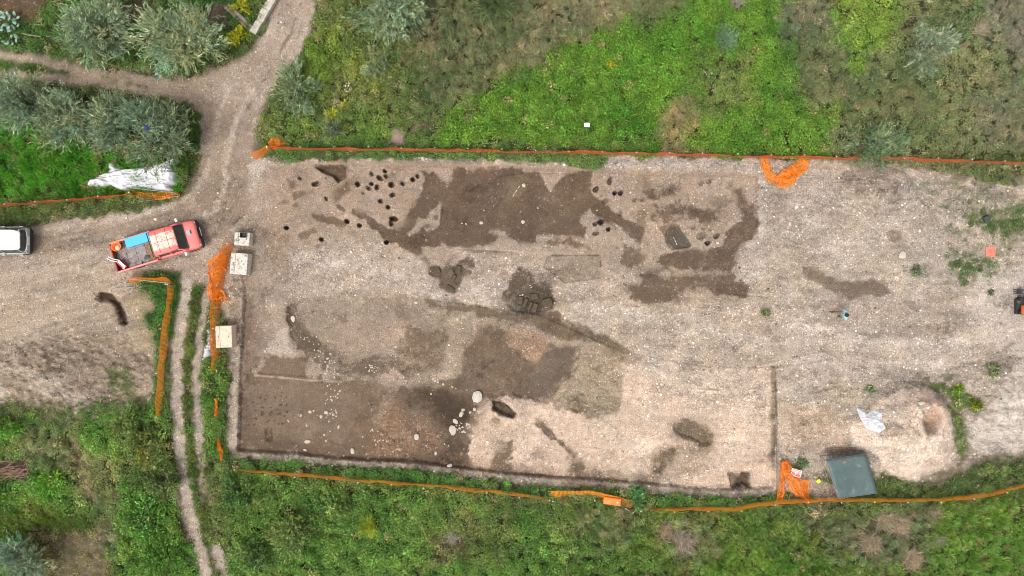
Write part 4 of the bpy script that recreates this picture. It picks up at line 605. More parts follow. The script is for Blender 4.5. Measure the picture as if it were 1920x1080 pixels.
def clump(kind, seed):
    r = np.random.default_rng(seed)
    if kind == 'broad':        # bramble / weed dome of broad leaves
        n = 52; a = r.random(n) * 6.283; rad = .30 * np.sqrt(r.random(n)); z = .02 + .26 * (1 - (rad / .32) ** 2) * (.35 + .65 * r.random(n))
        C = np.c_[rad * np.cos(a), rad * np.sin(a), z]; aa = a + r.normal(0, .8, n); el = r.normal(.1, .45, n)
        D = np.c_[np.cos(aa) * np.cos(el), np.sin(aa) * np.cos(el), np.sin(el)]; Sd = unit(np.cross(D, np.c_[r.normal(0, .45, (n, 2)), np.ones(n)]))
        V, Fc = leaves(C, D, Sd, r.uniform(.075, .135, n), r.uniform(.045, .08, n)); t = r.uniform(.45, 1.5, n)
    elif kind == 'grass':
        n = 46; a = r.random(n) * 6.283; rad = .12 * np.sqrt(r.random(n)); el = r.uniform(.25, 1.25, n); Lg = r.uniform(.16, .34, n)
        D = np.c_[np.cos(a) * np.cos(el), np.sin(a) * np.cos(el), np.sin(el)]; C = np.c_[rad * np.cos(a), rad * np.sin(a), 0 * a] + D * Lg[:, None] * .5
        Sd = unit(np.cross(D, np.c_[r.normal(0, .6, (n, 2)), np.ones(n)])); V, Fc = leaves(C, D, Sd, Lg, r.uniform(.018, .036, n)); t = r.uniform(.6, 1.35, n)
    elif kind == 'dry':        # thin tangled stalks
        n = 44; a = r.random(n) * 6.283; el = r.uniform(-.1, .9, n); Lg = r.uniform(.2, .5, n); rad = .22 * np.sqrt(r.random(n)); b = r.random(n) * 6.283
        D = np.c_[np.cos(a) * np.cos(el), np.sin(a) * np.cos(el), np.sin(el)]; C = np.c_[rad * np.cos(b), rad * np.sin(b), .05 + .22 * r.random(n)]
        Sd = unit(np.cross(D, np.c_[r.normal(0, .6, (n, 2)), np.ones(n)])); V, Fc = leaves(C, D, Sd, Lg, r.uniform(.014, .03, n)); t = r.uniform(.55, 1.5, n)
    else:                      # small: fine mixed leaves
        n = 44; a = r.random(n) * 6.283; rad = .26 * np.sqrt(r.random(n)); z = .02 + .22 * r.random(n)
        C = np.c_[rad * np.cos(a), rad * np.sin(a), z]; aa = r.random(n) * 6.283; el = r.normal(.2, .5, n)
        D = np.c_[np.cos(aa) * np.cos(el), np.sin(aa) * np.cos(el), np.sin(el)]; Sd = unit(np.cross(D, np.c_[r.normal(0, .5, (n, 2)), np.ones(n)]))
        V, Fc = leaves(C, D, Sd, r.uniform(.06, .13, n), r.uniform(.025, .05, n)); t = r.uniform(.55, 1.45, n)
    me = mesh_np(kind + '_clump', V, Fc, M['leaf_i'], tint=np.repeat(t, 4)[:, None] * np.ones(3))
    return bpy.data.objects.new(kind + '_clump', me)
# visible colour, kind of growth, height, feather, roughness, opacity, shape
VG = [
 ((104, 112, 66), 'small', 1.0, 20, 10, 1, '-200,-200 2200,-200 2200,1300 -200,1300'),
 # north side
 ((98, 112, 56), 'small', 1.2, 20, 25, 1, '470,280 480,200 540,120 600,-60 830,-60 840,120 830,280'),
 ((98, 122, 46), 'broad', 1.2, 14, 20, .9, '560,80 640,40 660,120 600,180 550,130'), ((112, 124, 54), 'broad', 1.2, 10, 18, .8, '640,90 720,100 720,160 650,170'), ((100, 128, 48), 'small', 1, 14, 20, .8, '480,250 700,200 800,270 600,285'),
 ((114, 116, 78), 'dry', 1.2, 24, 30, 1, '770,-60 1330,-60 1250,40 1120,80 1000,140 880,190 800,200 770,120'), ((122, 118, 84), 'dry', 1.1, 16, 20, .7, '800,30 900,40 880,120 800,130'), ((118, 118, 84), 'dry', 1, 20, 20, .8, '960,0 1180,0 1120,60 1000,110'),
 ((90, 126, 44), 'broad', 1.5, 14, 22, 1, '820,285 830,225 950,150 1060,100 1130,60 1260,40 1330,-60 1480,-60 1500,100 1520,200 1545,292 1100,284'), ((94, 132, 46), 'broad', 1.5, 20, 20, .7, '1140,60 1320,40 1340,140 1240,180 1120,130'), ((112, 122, 66), 'small', 1.2, 14, 20, .8, '1300,120 1400,110 1420,200 1300,220'), ((134, 128, 84), 'dry', 1, 8, 10, .9, '1240,200 1300,190 1300,250 1250,290 1230,260'),
 ((112, 120, 76), 'small', 1.1, 20, 28, 1, '1440,-60 2000,-60 2000,310 1540,300 1510,180 1490,80'), ((112, 116, 76), 'dry', 1.1, 20, 25, .8, '1500,110 1600,60 1720,140 1760,200 1620,220 1520,200'), ((106, 132, 52), 'broad', 1.2, 12, 20, .9, '1560,-60 1700,-60 1660,80 1600,140 1560,80'), ((128, 122, 104), 'dry', 1.1, 14, 20, .8, '1840,-60 2000,-60 2000,120 1880,110 1840,40'), ((120, 116, 94), 'dry', 1, 16, 20, .7, '1800,190 1920,150 1920,280 1840,270'), ((112, 110, 88), 'dry', 1, 14, 18, .7, '1460,0 1550,0 1560,70 1480,80'), ((92, 128, 46), 'broad', 1.1, 12, 16, .8, '1480,220 1560,200 1560,300 1500,295'),
 # west side
 ((72, 130, 36), 'grass', .9, 8, 6, 1, '-60,225 60,225 190,290 340,300 345,365 250,368 100,376 -60,392'), ((84, 100, 44), 'small', .8, 8, 10, .9, '-60,390 100,380 250,376 340,368 345,390 180,405 60,430 -60,432'), ((66, 96, 40), 'grass', .8, 8, 8, 1, '330,180 400,170 390,260 370,330 340,340'),
 ((70, 104, 40), 'small', .9, 10, 10, 1, '-60,-60 500,-60 480,80 400,125 300,135 150,120 -60,88'), ((92, 90, 56), 'small', .6, 10, 10, .8, '-60,-60 70,-60 80,20 20,45 -60,40'),
 ((76, 100, 42), 'grass', .6, 6, 6, 1, '-60,100 130,130 130,146 -60,136'), ((84, 102, 48), 'grass', .7, 10, 8, 1, '320,520 400,520 400,1100 340,1100'), ((64, 104, 38), 'small', 1, 6, 6, 1, '240,500 345,500 340,600 320,700 300,800 285,700 262,560'),
 ((88, 124, 52), 'broad', 1, 14, 18, 1, '-60,760 140,800 150,760 300,770 330,800 345,920 380,1100 -60,1100'), ((126, 120, 84), 'dry', .8, 10, 16, .7, '20,800 120,810 150,860 100,900 40,850'), ((120, 116, 76), 'small', .8, 10, 16, .7, '120,860 220,840 230,940 150,950'), ((98, 108, 58), 'small', 1.1, 14, 16, .8, '240,800 330,800 340,920 280,930 230,880'), ((86, 108, 38), 'grass', .6, 16, 16, .95, '-60,930 60,930 120,940 190,970 180,1030 60,1020 -60,1010'), ((112, 100, 62), 'small', .5, 16, 14, .9, '60,990 200,980 220,1100 60,1100'), ((100, 104, 72), 'dry', .9, 10, 14, .7, '180,930 230,930 220,1040 190,1020'), ((132, 116, 82), 'dry', .6, 8, 10, .8, 'L22:140,815 155,870 170,930'),
 ((82, 112, 46), 'broad', 1, 8, 10, 1, '385,680 430,690 432,840 440,860 420,900 390,880'), ((100, 112, 60), 'small', 1, 10, 10, .9, '390,860 440,860 450,1100 400,1060'),
 # south side
 ((94, 124, 58), 'broad', 1.1, 16, 20, 1, '430,880 600,900 900,930 1060,950 1080,1100 430,1100'), ((86, 114, 54), 'broad', 1.1, 16, 20, .8, '480,900 700,920 680,980 560,980 480,960'), ((104, 112, 60), 'small', 1.4, 14, 18, .8, '850,950 960,960 980,1030 900,1060 820,1000'), ((108, 96, 66), 'small', 1, 10, 14, .7, '820,1010 880,1000 870,1060 800,1060'), ((76, 116, 46), 'small', .8, 6, 6, 1, 'L26:445,866 600,876 760,892 960,912 1060,918'), ((76, 116, 46), 'small', .8, 6, 6, 1, 'L22:1100,920 1180,930 1300,940 1440,935'),
 ((104, 128, 64), 'grass', .9, 16, 20, 1, '1070,950 1200,962 1460,950 1700,945 2000,915 2000,1100 1080,1100'), ((112, 112, 76), 'dry', .9, 14, 18, .7, '1080,960 1200,970 1180,1020 1120,1030'), ((116, 112, 82), 'dry', 1, 14, 16, .8, '1220,970 1330,980 1350,1050 1260,1050'), ((98, 100, 74), 'dry', .9, 14, 18, .75, '1480,955 1640,950 1760,960 1720,1060 1560,1040'), ((102, 134, 56), 'grass', .9, 16, 18, .85, '1320,1030 1500,1040 1560,1100 1320,1100'), ((100, 134, 58), 'grass', .9, 18, 20, .85, '1760,960 2000,950 2000,1100 1740,1100'), ((78, 106, 46), 'broad', 1, 14, 18, .7, '1100,1020 1240,1030 1240,1100 1100,1100'),
 ((84, 104, 52), 'small', .9, 8, 8, .9, '1560,900 1660,885 1720,905 1800,885 1930,860 1930,920 1700,940 1560,945'), ((80, 112, 48), 'small', .8, 6, 6, 1, 'L40:480,288 700,286 960,290 1150,294'), ((104, 110, 66), 'small', .8, 6, 6, 1, '1540,296 1740,306 1920,318 1930,345 1800,330'), ((74, 92, 54), 'broad', .55, 8, 8, 1, '1690,335 1930,345 1930,560 1690,540'), ((88, 112, 44), 'small', .7, 6, 6, 1, '1720,700 1840,700 1900,680 1900,880 1780,880 1720,740'),
]
ns = 94000
sx, sy = rng.uniform(-36.5, 36.5, ns), rng.uniform(-22.2, 22.2, ns)
sz = terrain_z(sx, sy); _, _, sv, _, spx, spy = paint(sx, sy, sz)
keep = rng.random(ns) < np.where((spx > 1690) & (spy > 325) & (spy < 600), np.clip(sv * 1.25, 0, 1), np.clip(sv, 0, 1) ** 1.8); sx, sy, sz, sv, spx, spy = [q[keep] for q in (sx, sy, sz, sv, spx, spy)]; ns = len(sx)
KINDS = ['broad', 'grass', 'dry', 'small']
vc = np.zeros((ns, 3)); vk = np.zeros(ns, int); vh = np.ones(ns)
for i, (c, kd, hh, f, b, op, spec) in enumerate(VG):
    idx, m = mask(spx, spy, spec, f, b, 26, 700 + 3 * i); m = m * op; mm = m[:, None]
    vc[idx] = vc[idx] * (1 - mm) + s2l(c) * mm; sel = rng.random(len(idx)) < m; vk[idx[sel]] = KINDS.index(kd); vh[idx] = vh[idx] * (1 - m) + hh * m
# living patches differ in hue and height
n1 = fbm(spx / 30, spy / 30, 61, 4); n2 = fbm(spx / 8, spy / 8, 62, 3); n3 = fbm(spx / 70, spy / 70, 63, 3)
vc = vc * (1 + (n1 - .5)[:, None] * np.array([1.0, .6, .8])) * (1 + (n3 - .5)[:, None] * np.array([.7, .3, .5]))
vc *= np.exp(rng.normal(0, np.where(vk == 1, .14, .2), ns))[:, None] * np.exp(rng.normal(0, .06, (ns, 3)))
dead = rng.random(ns) < np.where(vk == 0, .012, .05); vc[dead] = s2l((150, 134, 100)) * np.exp(rng.normal(0, .25, dead.sum()))[:, None]
lum = vc @ np.array([.3, .6, .1]); vc = vc * .96 + lum[:, None] * .04; vc[:, 2] *= np.where((vk == 0) | (vk == 1), .8, 1.0); vc[vk == 1] *= 1.1
vc = np.clip(vc * 1.4, .004, .6)
hgt = vh * (.38 + 1.05 * sstep(.3, .7, n2)) * rng.uniform(.7, 1.3, ns)
NAMES = {'broad': ('brambles', 'tangled green brambles and broad leaved weeds around the dig', 'brambles'), 'grass': ('grass', 'short green grass beside the tracks and below the fence', 'grass'), 'dry': ('dry_weeds', 'brown and olive dry weed stalks on the wild slope', 'weeds'), 'small': ('undergrowth', 'fine leaved mixed green undergrowth around the dig', 'undergrowth')}
for ki, kd in enumerate(KINDS):
    q = np.nonzero(vk == ki)[0]; nq = len(q); objs = [clump(kd, 11 * ki + j) for j in range(6)]
    base = rng.uniform(.65, 1.15, nq) * np.clip(.6 + .4 * sv[q], .4, 1)
    base[sv[q] < .7] *= .6; base[(spx[q] > 1690) & (spy[q] > 325) & (spy[q] < 600)] *= .72
    P = np.c_[sx[q], sy[q], sz[q] - .02 + .30 * np.clip(hgt[q] - .5, 0, 1.2) * (sv[q] > .9)]
    scatter(*NAMES[kd], P, np.c_[base, base, base * np.clip(hgt[q], .35, 1.8)], np.c_[rng.normal(0, .15, (nq, 2)), rng.random(nq) * 6.283], vc[q], rng.integers(0, 6, nq), objs)

# ------------------------------------------------------------------ stones
def stone_mesh(seed, flat=.6):
    bm = bmesh.new(); bmesh.ops.create_icosphere(bm, subdivisions=2, radius=1.0); r = random.Random(seed)
    ds = [Vector((r.gauss(0, 1), r.gauss(0, 1), r.gauss(0, 1))).normalized() for _ in range(9)]; cut = [r.uniform(.55, .9) for _ in ds]
    for v in bm.verts:
        for d, c in zip(ds, cut):
            e = v.co.dot(d) - c
            if e > 0: v.co -= d * e * .9
        v.co *= 1 + r.uniform(-.06, .06); v.co.z *= flat
    me = bpy.data.meshes.new('stone'); bm.to_mesh(me); bm.free(); me.materials.append(M['stone']); return me
STN = [stone_mesh(i, .45 + .06 * (i % 5)) for i in range(8)]
STW = []
for q in STN[:4]:
    w = q.copy(); w.materials[0] = M['rockw']; STW.append(w)
# boulders one could name
for px, py, rx, ry, rz, me, lb in (
    (895, 745, .36, .47, -.2, STW[0], 'large rough grey white boulder beside the dark oblong pit'), (848, 808, .28, .40, -.25, STN[1], 'smooth pale oval boulder left of the white rubble cluster'),
    (864, 779, .17, .25, -.4, STN[2], 'pale upright slab stone above the white rubble cluster'), (853, 792, .16, .26, .5, STW[1], 'pointed grey white shard between slab stone and oval boulder'),
    (889, 769, .13, .13, 0, STN[3], 'small round cream stone just below the largest boulder'), (868, 770, .16, .12, .2, STN[4], 'small white angular stone north of the slab stone'),
    (546, 598, .17, .25, .1, STN[5], 'lone white stone near the west edge of the lower trench'), (1692, 478, .26, .36, -.5, STN[6], 'big white stone standing alone on the gravel yard'),
    (574, 830, .22, .14, .1, STN[0], 'white flat stone on brown soil near the south trench edge'), (659, 849, .18, .24, .3, STW[2], 'grey brown boulder at the foot of the south trench wall'),
    (780, 821, .20, .24, 0, STW[3], 'pale round boulder in the reddish gritty soil'), (842, 875, .23, .17, .6, STN[7], 'pale stone in the dark southern corner of the trench'),
    (816, 853, .12, .16, 0, STN[2], 'small white upright stone west of the pale southern corner stone'), (902, 417, .16, .12, 0, STN[3], 'white stone on the dark ditch fill in the north'),
    (793, 297, .17, .2, 0, STN[4], 'white stone pair member on the grassy north rim, larger one'), (569, 846, .13, .1, 0, STN[1], 'small white stone at the very foot of the south wall'),
    (982, 346, .13, .15, .4, STN[5], 'pale stone on the dark fill beside the thin ranging rod'), (981, 415, .14, .17, .3, STN[6], 'lone pale stone low on the central dark fill'), (1481, 420, .1, .17, 0, STN[0], 'small bright stone west of the gravel yard stone line'), (1706, 750, .3, .13, .05, STN[2], 'flat white stone on the north rim of the gravel heap'), (131, 801, .13, .11, 0, STN[3], 'white stone among weeds on the western spoil')):
    p = G(px, py); o = link('boulder', me, loc=(p.x, p.y, p.z + min(rx, ry) * .22), rot=(random.uniform(-.1, .1), random.uniform(-.1, .1), rz), label=lb, cat='stone'); o.scale = (rx * .88, ry * .88, min(rx, ry) * .9)
exc = SETTING['excavation']
def add_stone(px, py, r, parent=exc, me=None):
    r *= .72; p = G(px, py); o = link('stone', me or random.choice(STN), parent, loc=(p.x, p.y, p.z + r * .05), rot=(random.uniform(-.3, .3), random.uniform(-.3, .3), random.uniform(0, 6.28)))
    o.scale = (r * random.uniform(.8, 1.25), r * random.uniform(.7, 1.1), r); return o
for px, py, r in ((579, 774, .15), (585, 772, .12), (609, 775, .19), (599, 783, .15), (561, 781, .14), (537, 791, .12), (572, 800, .12), (632, 803, .15), (614, 792, .12), (622, 780, .13), (807, 740, .12), (696, 808, .12), (847, 727, .1), (799, 298, .12), (786, 296, .1), (1004, 306, .13), (1043, 307, .12), (1147, 306, .1), (1160, 308, .12), (865, 418, .08), (873, 419, .09), (1033, 541, .08), (1046, 538, .14), (975, 554, .1), (980, 553, .11), (994, 535, .07), (996, 539, .07), (1041, 568, .1), (806, 508, .08), (861, 541, .09), (881, 775, .12), (896, 772, .07), (1074, 336, .06), (1009, 389, .08), (1121, 393, .08), (1033, 357, .1), (1280, 556, .07), (1003, 757, .1), (1000, 756, .08), (605, 818, .1), (616, 811, .09), (608, 829, .1), (642, 857, .08), (735, 850, .08), (798, 838, .1), (614, 851, .07), (552, 838, .06), (688, 862, .08), (840, 838, .09), (832, 835, .07), (591, 632, .09), (561, 633, .07), (568, 634, .08), (573, 633, .07), (577, 641, .07), (585, 646, .06), (595, 646, .06), (567, 637, .07), (610, 587, .07), (677, 648, .1), (740, 651, .1), (1165, 360, .04), (783, 703, .1), (690, 697, .1), (696, 690, .1), (815, 715, .12), (820, 718, .1), (830, 722, .1), (854, 730, .08), (1694, 427, .1), (1662, 434, .08), (1686, 498, .08), (1734, 523, .08), (1645, 460, .08), (1600, 470, .06), (1527, 392, .08), (1555, 507, .07), (776, 890, .1), (581, 866, .1), (623, 873, .08), (640, 885, .06), (650, 883, .07), (740, 877, .1), (748, 880, .1), (777, 893, .11), (792, 893, .1), (883, 899, .08), (748, 895, .07), (1008, 918, .12), (1042, 910, .08), (505, 303, .12), (497, 297, .1), (225, 386, .1), (205, 388, .08), (152, 398, .08), (1243, 933, .08), (1650, 866, .08), (1655, 895, .1), (1730, 902, .09), (1801, 774, .1), (1800, 782, .08), (1791, 798, .08), (1650, 748, .12), (1640, 758, .1), (1660, 742, .1), (1719, 722, .1), (1695, 733, .1), (1680, 740, .09)):
    add_stone(px, py, r)
def cluster(n, spec, r0, r1, parent=exc):
    x0, x1, y0, y1 = bounds(spec); got = 0
    while got < n:
        x, y = random.uniform(x0, x1), random.uniform(y0, y1)
        if sdf(np.array([x]), np.array([y]), spec)[0] < 0: add_stone(x, y, random.uniform(r0, r1), parent); got += 1
cluster(62, '585,655 620,660 636,700 636,740 622,765 600,760 612,720 590,690', .035, .10); cluster(34, 'E:868,803,15,11', .04, .11); cluster(18, 'E:694,693,13,10', .04, .09); cluster(20, 'E:618,780,12,14', .04, .09); cluster(16, 'E:700,830,24,24', .04, .09)
# loose gravel: far too many to count
def gravel():
    n = 105000; x, y = rng.uniform(-31, 31, n), rng.uniform(-17.6, 17.6, n); z = terrain_z(x, y); lc_, pb, vg, _, px, py = paint(x, y, z)
    pr = np.clip(pb, 0, 1) ** 1.6 * .75 * (1 - vg) * (.25 + 1.5 * sstep(.4, .7, fbm(px / 22, py / 22, 77, 4)))
    k = rng.random(n) < pr; x, y, z, px, py, lc_ = [q[k] for q in (x, y, z, px, py, lc_)]; n = len(x)
    objs = []
    for i in range(6):
        bm = bmesh.new(); bmesh.ops.create_icosphere(bm, subdivisions=1, radius=1.0)
        for v in bm.verts: v.co *= random.uniform(.75, 1.15); v.co.z *= .6
        me = bpy.data.meshes.new('pebble'); bm.to_mesh(me); bm.free(); me.materials.append(M['peb']); objs.append(bpy.data.objects.new('pebble', me))
    r = np.clip(np.exp(rng.normal(-3.4, .4, n)), .016, .09); t = (lc_ * .75 + .05) * np.exp(rng.normal(-.1, .36, n))[:, None]; t[rng.random(n) < .15] *= .55
    scatter('gravel', 'loose pale gravel strewn over road, yard and trench', 'gravel', np.c_[x, y, z + r * .2], np.c_[r * 1.2, r, r], np.c_[rng.normal(0, .3, (n, 2)), rng.random(n) * 6.28], np.clip(t, 0, .8), rng.integers(0, 6, n), objs)
M['peb'] = leaf_mat('pebble_stone', True, 0.0, .9)
for nd in M['peb'].node_tree.nodes:
    if nd.type == 'ATTRIBUTE' and nd.attribute_type == 'GEOMETRY':
        for l_ in list(nd.outputs['Color'].links): tgt = l_.to_socket; M['peb'].node_tree.links.remove(l_); tgt.default_value = (1, 1, 1, 1)
gravel()
# cut clods lying in the sondages
for px, py, a, b, c, rz in ((975, 563, .42, .5, .22, -.2), (985, 568, .24, .62, .26, -.42), (994, 574, .2, .6, .24, -.4), (1003, 577, .34, .62, .26, -.32), (1027, 567, .66, .55, .26, .25), (1003, 556, .5, .4, .2, .1), (817, 506, .5, .42, .2, .2), (859, 505, .34, .5, .2, -.3), (849, 521, .3, .5, .18, -.5), (843, 541, .6, .34, .16, -.6), (933, 762, .34, .28, .18, .1), (951, 770, .36, .5, .2, .75)):
    p = G(px, py); MB().box((0, 0, 0), (a, b, c), taper=.82).build('earth_block', M['clod'], exc, (p.x, p.y, p.z + c * .06), (random.uniform(-.08, .08), random.uniform(-.08, .08), rz), bevel=.05, smooth=True)

# ------------------------------------------------------------------ trees and shrubs
def plant(name, label, cat, px, py, rpx, height, color, style='olive', rpy=None, dens=1.0, group=None, zc=None, seed=0):
    """rooted thing with stems and a crown of leaf blades; (px, py) is the middle of the crown as seen from the drone"""
    r = np.random.default_rng(1000 + seed + int(px)); rx = rpx * S; ry = (rpy or rpx) * S; hc = height * .62 if zc is None else zc
    b = W(px, py, hc); b.z = zat(b.x, b.y) - .03; k = (H - hc) / H; rx *= k; ry *= k; rz = max(height * (.40 if height > 1.8 else .5), .12)
    root = empty(name, b, label=label, cat=cat, group=group)
    cz = height - rz
    nl = int(np.clip(rx * ry * 9, 7, 34)); q = unit(r.normal(0, 1, (nl, 3))) * r.uniform(.35, .92, nl)[:, None]; lc = q * [rx, ry, rz] * .92 + [0, 0, cz]; lr = r.uniform(.18, .44, nl) * min(rx, ry)
    lc[:, 2] = np.maximum(lc[:, 2], height * .2)
    if style == 'olive': nleaf, l0, l1, w0, w1 = int(5200 * rx * ry / 4 * dens) + 500, .18, .40, .03, .058
    elif style == 'broad': nleaf, l0, l1, w0, w1 = int(3600 * rx * ry / 2.5 * dens) + 250, .08, .16, .05, .09
    elif style == 'fine': nleaf, l0, l1, w0, w1 = int(6000 * rx * ry / 3 * dens) + 300, .10, .24, .012, .026
    nleaf = int(min(nleaf, 16000)); per = 9 if style == 'olive' else 6; nsp = max(nleaf // per, 20); nleaf = nsp * per
    ls_ = r.choice(nl, nsp, p=lr ** 2 / (lr ** 2).sum()); d = unit(r.normal(0, 1, (nsp, 3)) + [0, 0, .35]); O = lc[ls_] + d * (lr[ls_] * r.random(nsp) ** .3)[:, None] * [1, 1, .75]
    tw = unit(d * .9 + unit(O - [0, 0, cz * .4]) * .9 + r.normal(0, .35, (nsp, 3))); sl = (l1 * 1.5) * r.uniform(.6, 1.3, nsp); li = np.repeat(ls_, per)
    C = np.repeat(O, per, 0) + np.repeat(tw * sl[:, None], per, 0) * r.uniform(-.5, .8, nleaf)[:, None] + r.normal(0, l1 * .12, (nleaf, 3)); D = unit(np.repeat(tw, per, 0) + r.normal(0, .42, (nleaf, 3)))
    Sd = unit(np.cross(D, r.normal(0, .8, (nleaf, 3)) + [0, 0, 1.5])); C[:, 2] = np.maximum(C[:, 2], .05)
    Vv, Ff = leaves(C, D, Sd, r.uniform(l0, l1, nleaf), r.uniform(w0, w1, nleaf))
    lobe = np.exp(r.normal(0, .16, nl))[li]; hue = r.normal(0, .10, nl)[li]
    t = s2l(color)[None] * (lobe * np.repeat(np.exp(r.normal(0, .25, nsp)), per) * np.exp(r.normal(0, .2, nleaf)))[:, None] * np.stack([1 + hue, np.ones(nleaf), 1 - hue * .6], 1); t = np.clip(t, .004, .7)
    # trunk and limbs
    m = MB(); th = cz * .45; tr = max(.03, min(.16, rx * .09)); lean = r.normal(0, .06, 2)
    m.tube([(0, 0, -.05), (lean[0] * th, lean[1] * th, th * .5), (lean[0] * 2 * th, lean[1] * 2 * th, th)], [tr * 1.25, tr, tr * .85], 7)
    for j in range(nl if style != 'fine' else min(nl, 14)):
        c = lc[j]; mid = np.array([c[0] * .45, c[1] * .45, th + (c[2] - th) * .55]); m.tube([(lean[0] * 2 * th, lean[1] * 2 * th, th * .9), mid, tuple(c)], [tr * .55, tr * .35, tr * .12], 5)
    m.build('trunk' if height > 1.6 else 'stem', M['bark'], root)
    link('crown' if height > 1.6 else 'foliage', mesh_np('crown', Vv, Ff, M['leaf'], tint=np.repeat(t, 4, 0)), root)
    return root
OLV, OLG, OLB = (140, 154, 116), (124, 140, 106), (136, 150, 118)
for a in (
    ('olive_tree', 'broad silvery olive tree, western one of the pair above the side track', 'tree', 172, 52, 78, 3.8, OLV), ('olive_tree', 'silvery olive tree beside the yellow green bush and timber beams', 'tree', 338, 66, 80, 3.8, OLV),
    ('olive_tree', 'olive tree at the western end of the dark hedge row', 'tree', 38, 192, 58, 3.4, OLG), ('olive_tree', 'olive tree second from the west in the dark hedge row', 'tree', 118, 226, 58, 3.4, OLG), ('olive_tree', 'olive tree third from the west in the dark hedge row', 'tree', 205, 232, 56, 3.6, OLG), ('olive_tree', 'olive tree overhanging the crumpled white sheeting', 'tree', 290, 248, 68, 3.8, (118, 134, 102)),
    ('olive_tree', 'grey green tree on the north edge above the yellowish scrub', 'tree', 735, 14, 72, 3.2, (128, 144, 108)), ('dark_tree', 'dark green tree on the north edge of the dry weeds', 'tree', 922, 8, 42, 2.8, (88, 108, 66)), ('olive_tree', 'pale silvery olive tree standing in the northeastern scrub', 'tree', 1742, 82, 46, 2.6, OLB, 'olive', 58), ('olive_tree', 'loose grey green tree leaning over the orange north fence', 'tree', 1645, 272, 76, 2.6, (112, 130, 92), 'olive', 38, .8), ('olive_tree', 'silvery olive tree cut by the southwestern corner of the view', 'tree', 34, 1060, 52, 2.6, (124, 144, 114)),
    ('grey_shrub', 'grey green shrub beside the upper dirt road', 'shrub', 556, 168, 44, 1.5, (124, 138, 98), 'olive'), ('blue_green_shrub', 'bluish wispy shrub in the bright brambles', 'shrub', 1362, 72, 40, 1.5, (116, 140, 104), 'fine', 32, .7), ('grey_shrub', 'small grey shrub by the northern fence near the bare soil', 'shrub', 625, 245, 24, .9, (118, 132, 94), 'olive'), ('grey_shrub', 'grey leafed shrub among the yellowish scrub', 'shrub', 705, 115, 30, 1.1, (126, 140, 98), 'olive'),
    ('yellow_bush', 'yellow green bush in the angle of the two timber beams', 'bush', 450, 66, 28, 1.0, (176, 178, 40), 'broad'), ('yellow_bush', 'small yellow bush north of the orange fence corner', 'bush', 618, 215, 14, .7, (178, 182, 50), 'broad'), ('yellow_bush', 'tiny yellow bush next to the small yellow one', 'bush', 646, 196, 9, .6, (168, 172, 48), 'broad'), ('yellow_bush', 'yellowish bush alone in the bright bramble field', 'bush', 1140, 118, 12, .9, (166, 160, 36), 'broad'), ('yellow_bush', 'round yellow green bush in the southern brambles', 'bush', 695, 990, 27, 1.6, (150, 164, 44), 'fine', None, 1.2), ('yellow_bush', 'yellow green bush by the short beam at the top edge', 'bush', 452, 12, 18, .8, (168, 170, 44), 'broad'),
    ('green_bush', 'rounded olive green bush west of the twin track', 'bush', 262, 842, 44, 1.5, (120, 134, 66), 'broad'), ('green_bush', 'dark bush touching the track below the rounded olive green bush', 'bush', 300, 900, 40, 1.4, (96, 112, 60), 'broad'), ('green_bush', 'bright green bush west of the track near the bottom edge', 'bush', 262, 985, 50, 1.5, (100, 142, 62), 'broad'), ('green_bush', 'green bush at the bottom edge between grass and track', 'bush', 300, 1050, 44, 1.3, (92, 128, 50), 'broad'), ('green_bush', 'light green bush by the brown branch pile', 'bush', 90, 905, 40, .9, (104, 156, 52), 'broad'), ('green_bush', 'low green bush on the western spoil beside the mesh fence foot', 'bush', 225, 790, 40, .9, (112, 132, 66), 'broad'), ('green_bush', 'bright weed bush at the west edge below the dirt bank', 'bush', 14, 800, 34, .9, (102, 150, 54), 'broad'),
    ('green_bush', 'pale olive bush in the southern brambles near the track', 'bush', 548, 1005, 52, 1.8, (122, 142, 74), 'broad'), ('green_bush', 'mid green bush just south of the fence in the brambles', 'bush', 625, 952, 34, 1.6, (116, 142, 72), 'broad'), ('green_bush', 'dark green bush beside the track and the south fence end', 'bush', 440, 930, 40, 1.3, (84, 116, 58), 'broad'), ('green_bush', 'leafy green bush spilling over the orange south fence', 'bush', 1195, 932, 25, 1.0, (98, 136, 78), 'broad'), ('green_bush', 'tall green bush at the bottom edge of the southern brambles', 'bush', 480, 1040, 44, 1.5, (100, 126, 64), 'broad'),
    ('green_bush', 'tiny round green bush alone on the pale gravel', 'bush', 1437, 588, 7, .25, (112, 128, 88), 'broad'), ('green_bush', 'small dark leafy weed beside the landing pad side weeds', 'bush', 1858, 549, 4, .15, (112, 118, 84), 'broad'), ('green_bush', 'green weed bush between pale banks at the east', 'bush', 1861, 694, 12, .18, (120, 134, 96), 'broad'), ('green_bush', 'small green weed clump on the yard north of the gravel heap', 'bush', 1634, 731, 8, .14, (120, 132, 98), 'broad'), ('green_bush', 'yellow green weed mat east of the gravel heap', 'bush', 1800, 733, 22, .4, (120, 142, 52), 'broad', 11), ('green_bush', 'olive weed mat south east of the gravel heap hollow', 'bush', 1830, 760, 20, .4, (124, 134, 52), 'broad', 14), ('green_bush', 'dark weed clump on the pale patch left of the landing pad', 'bush', 1722, 508, 11, .14, (116, 128, 96), 'broad'), ('green_bush', 'green weed clump by the orange warning sign', 'bush', 1503, 870, 11, .18, (116, 130, 88), 'broad')):
    plant(*a)
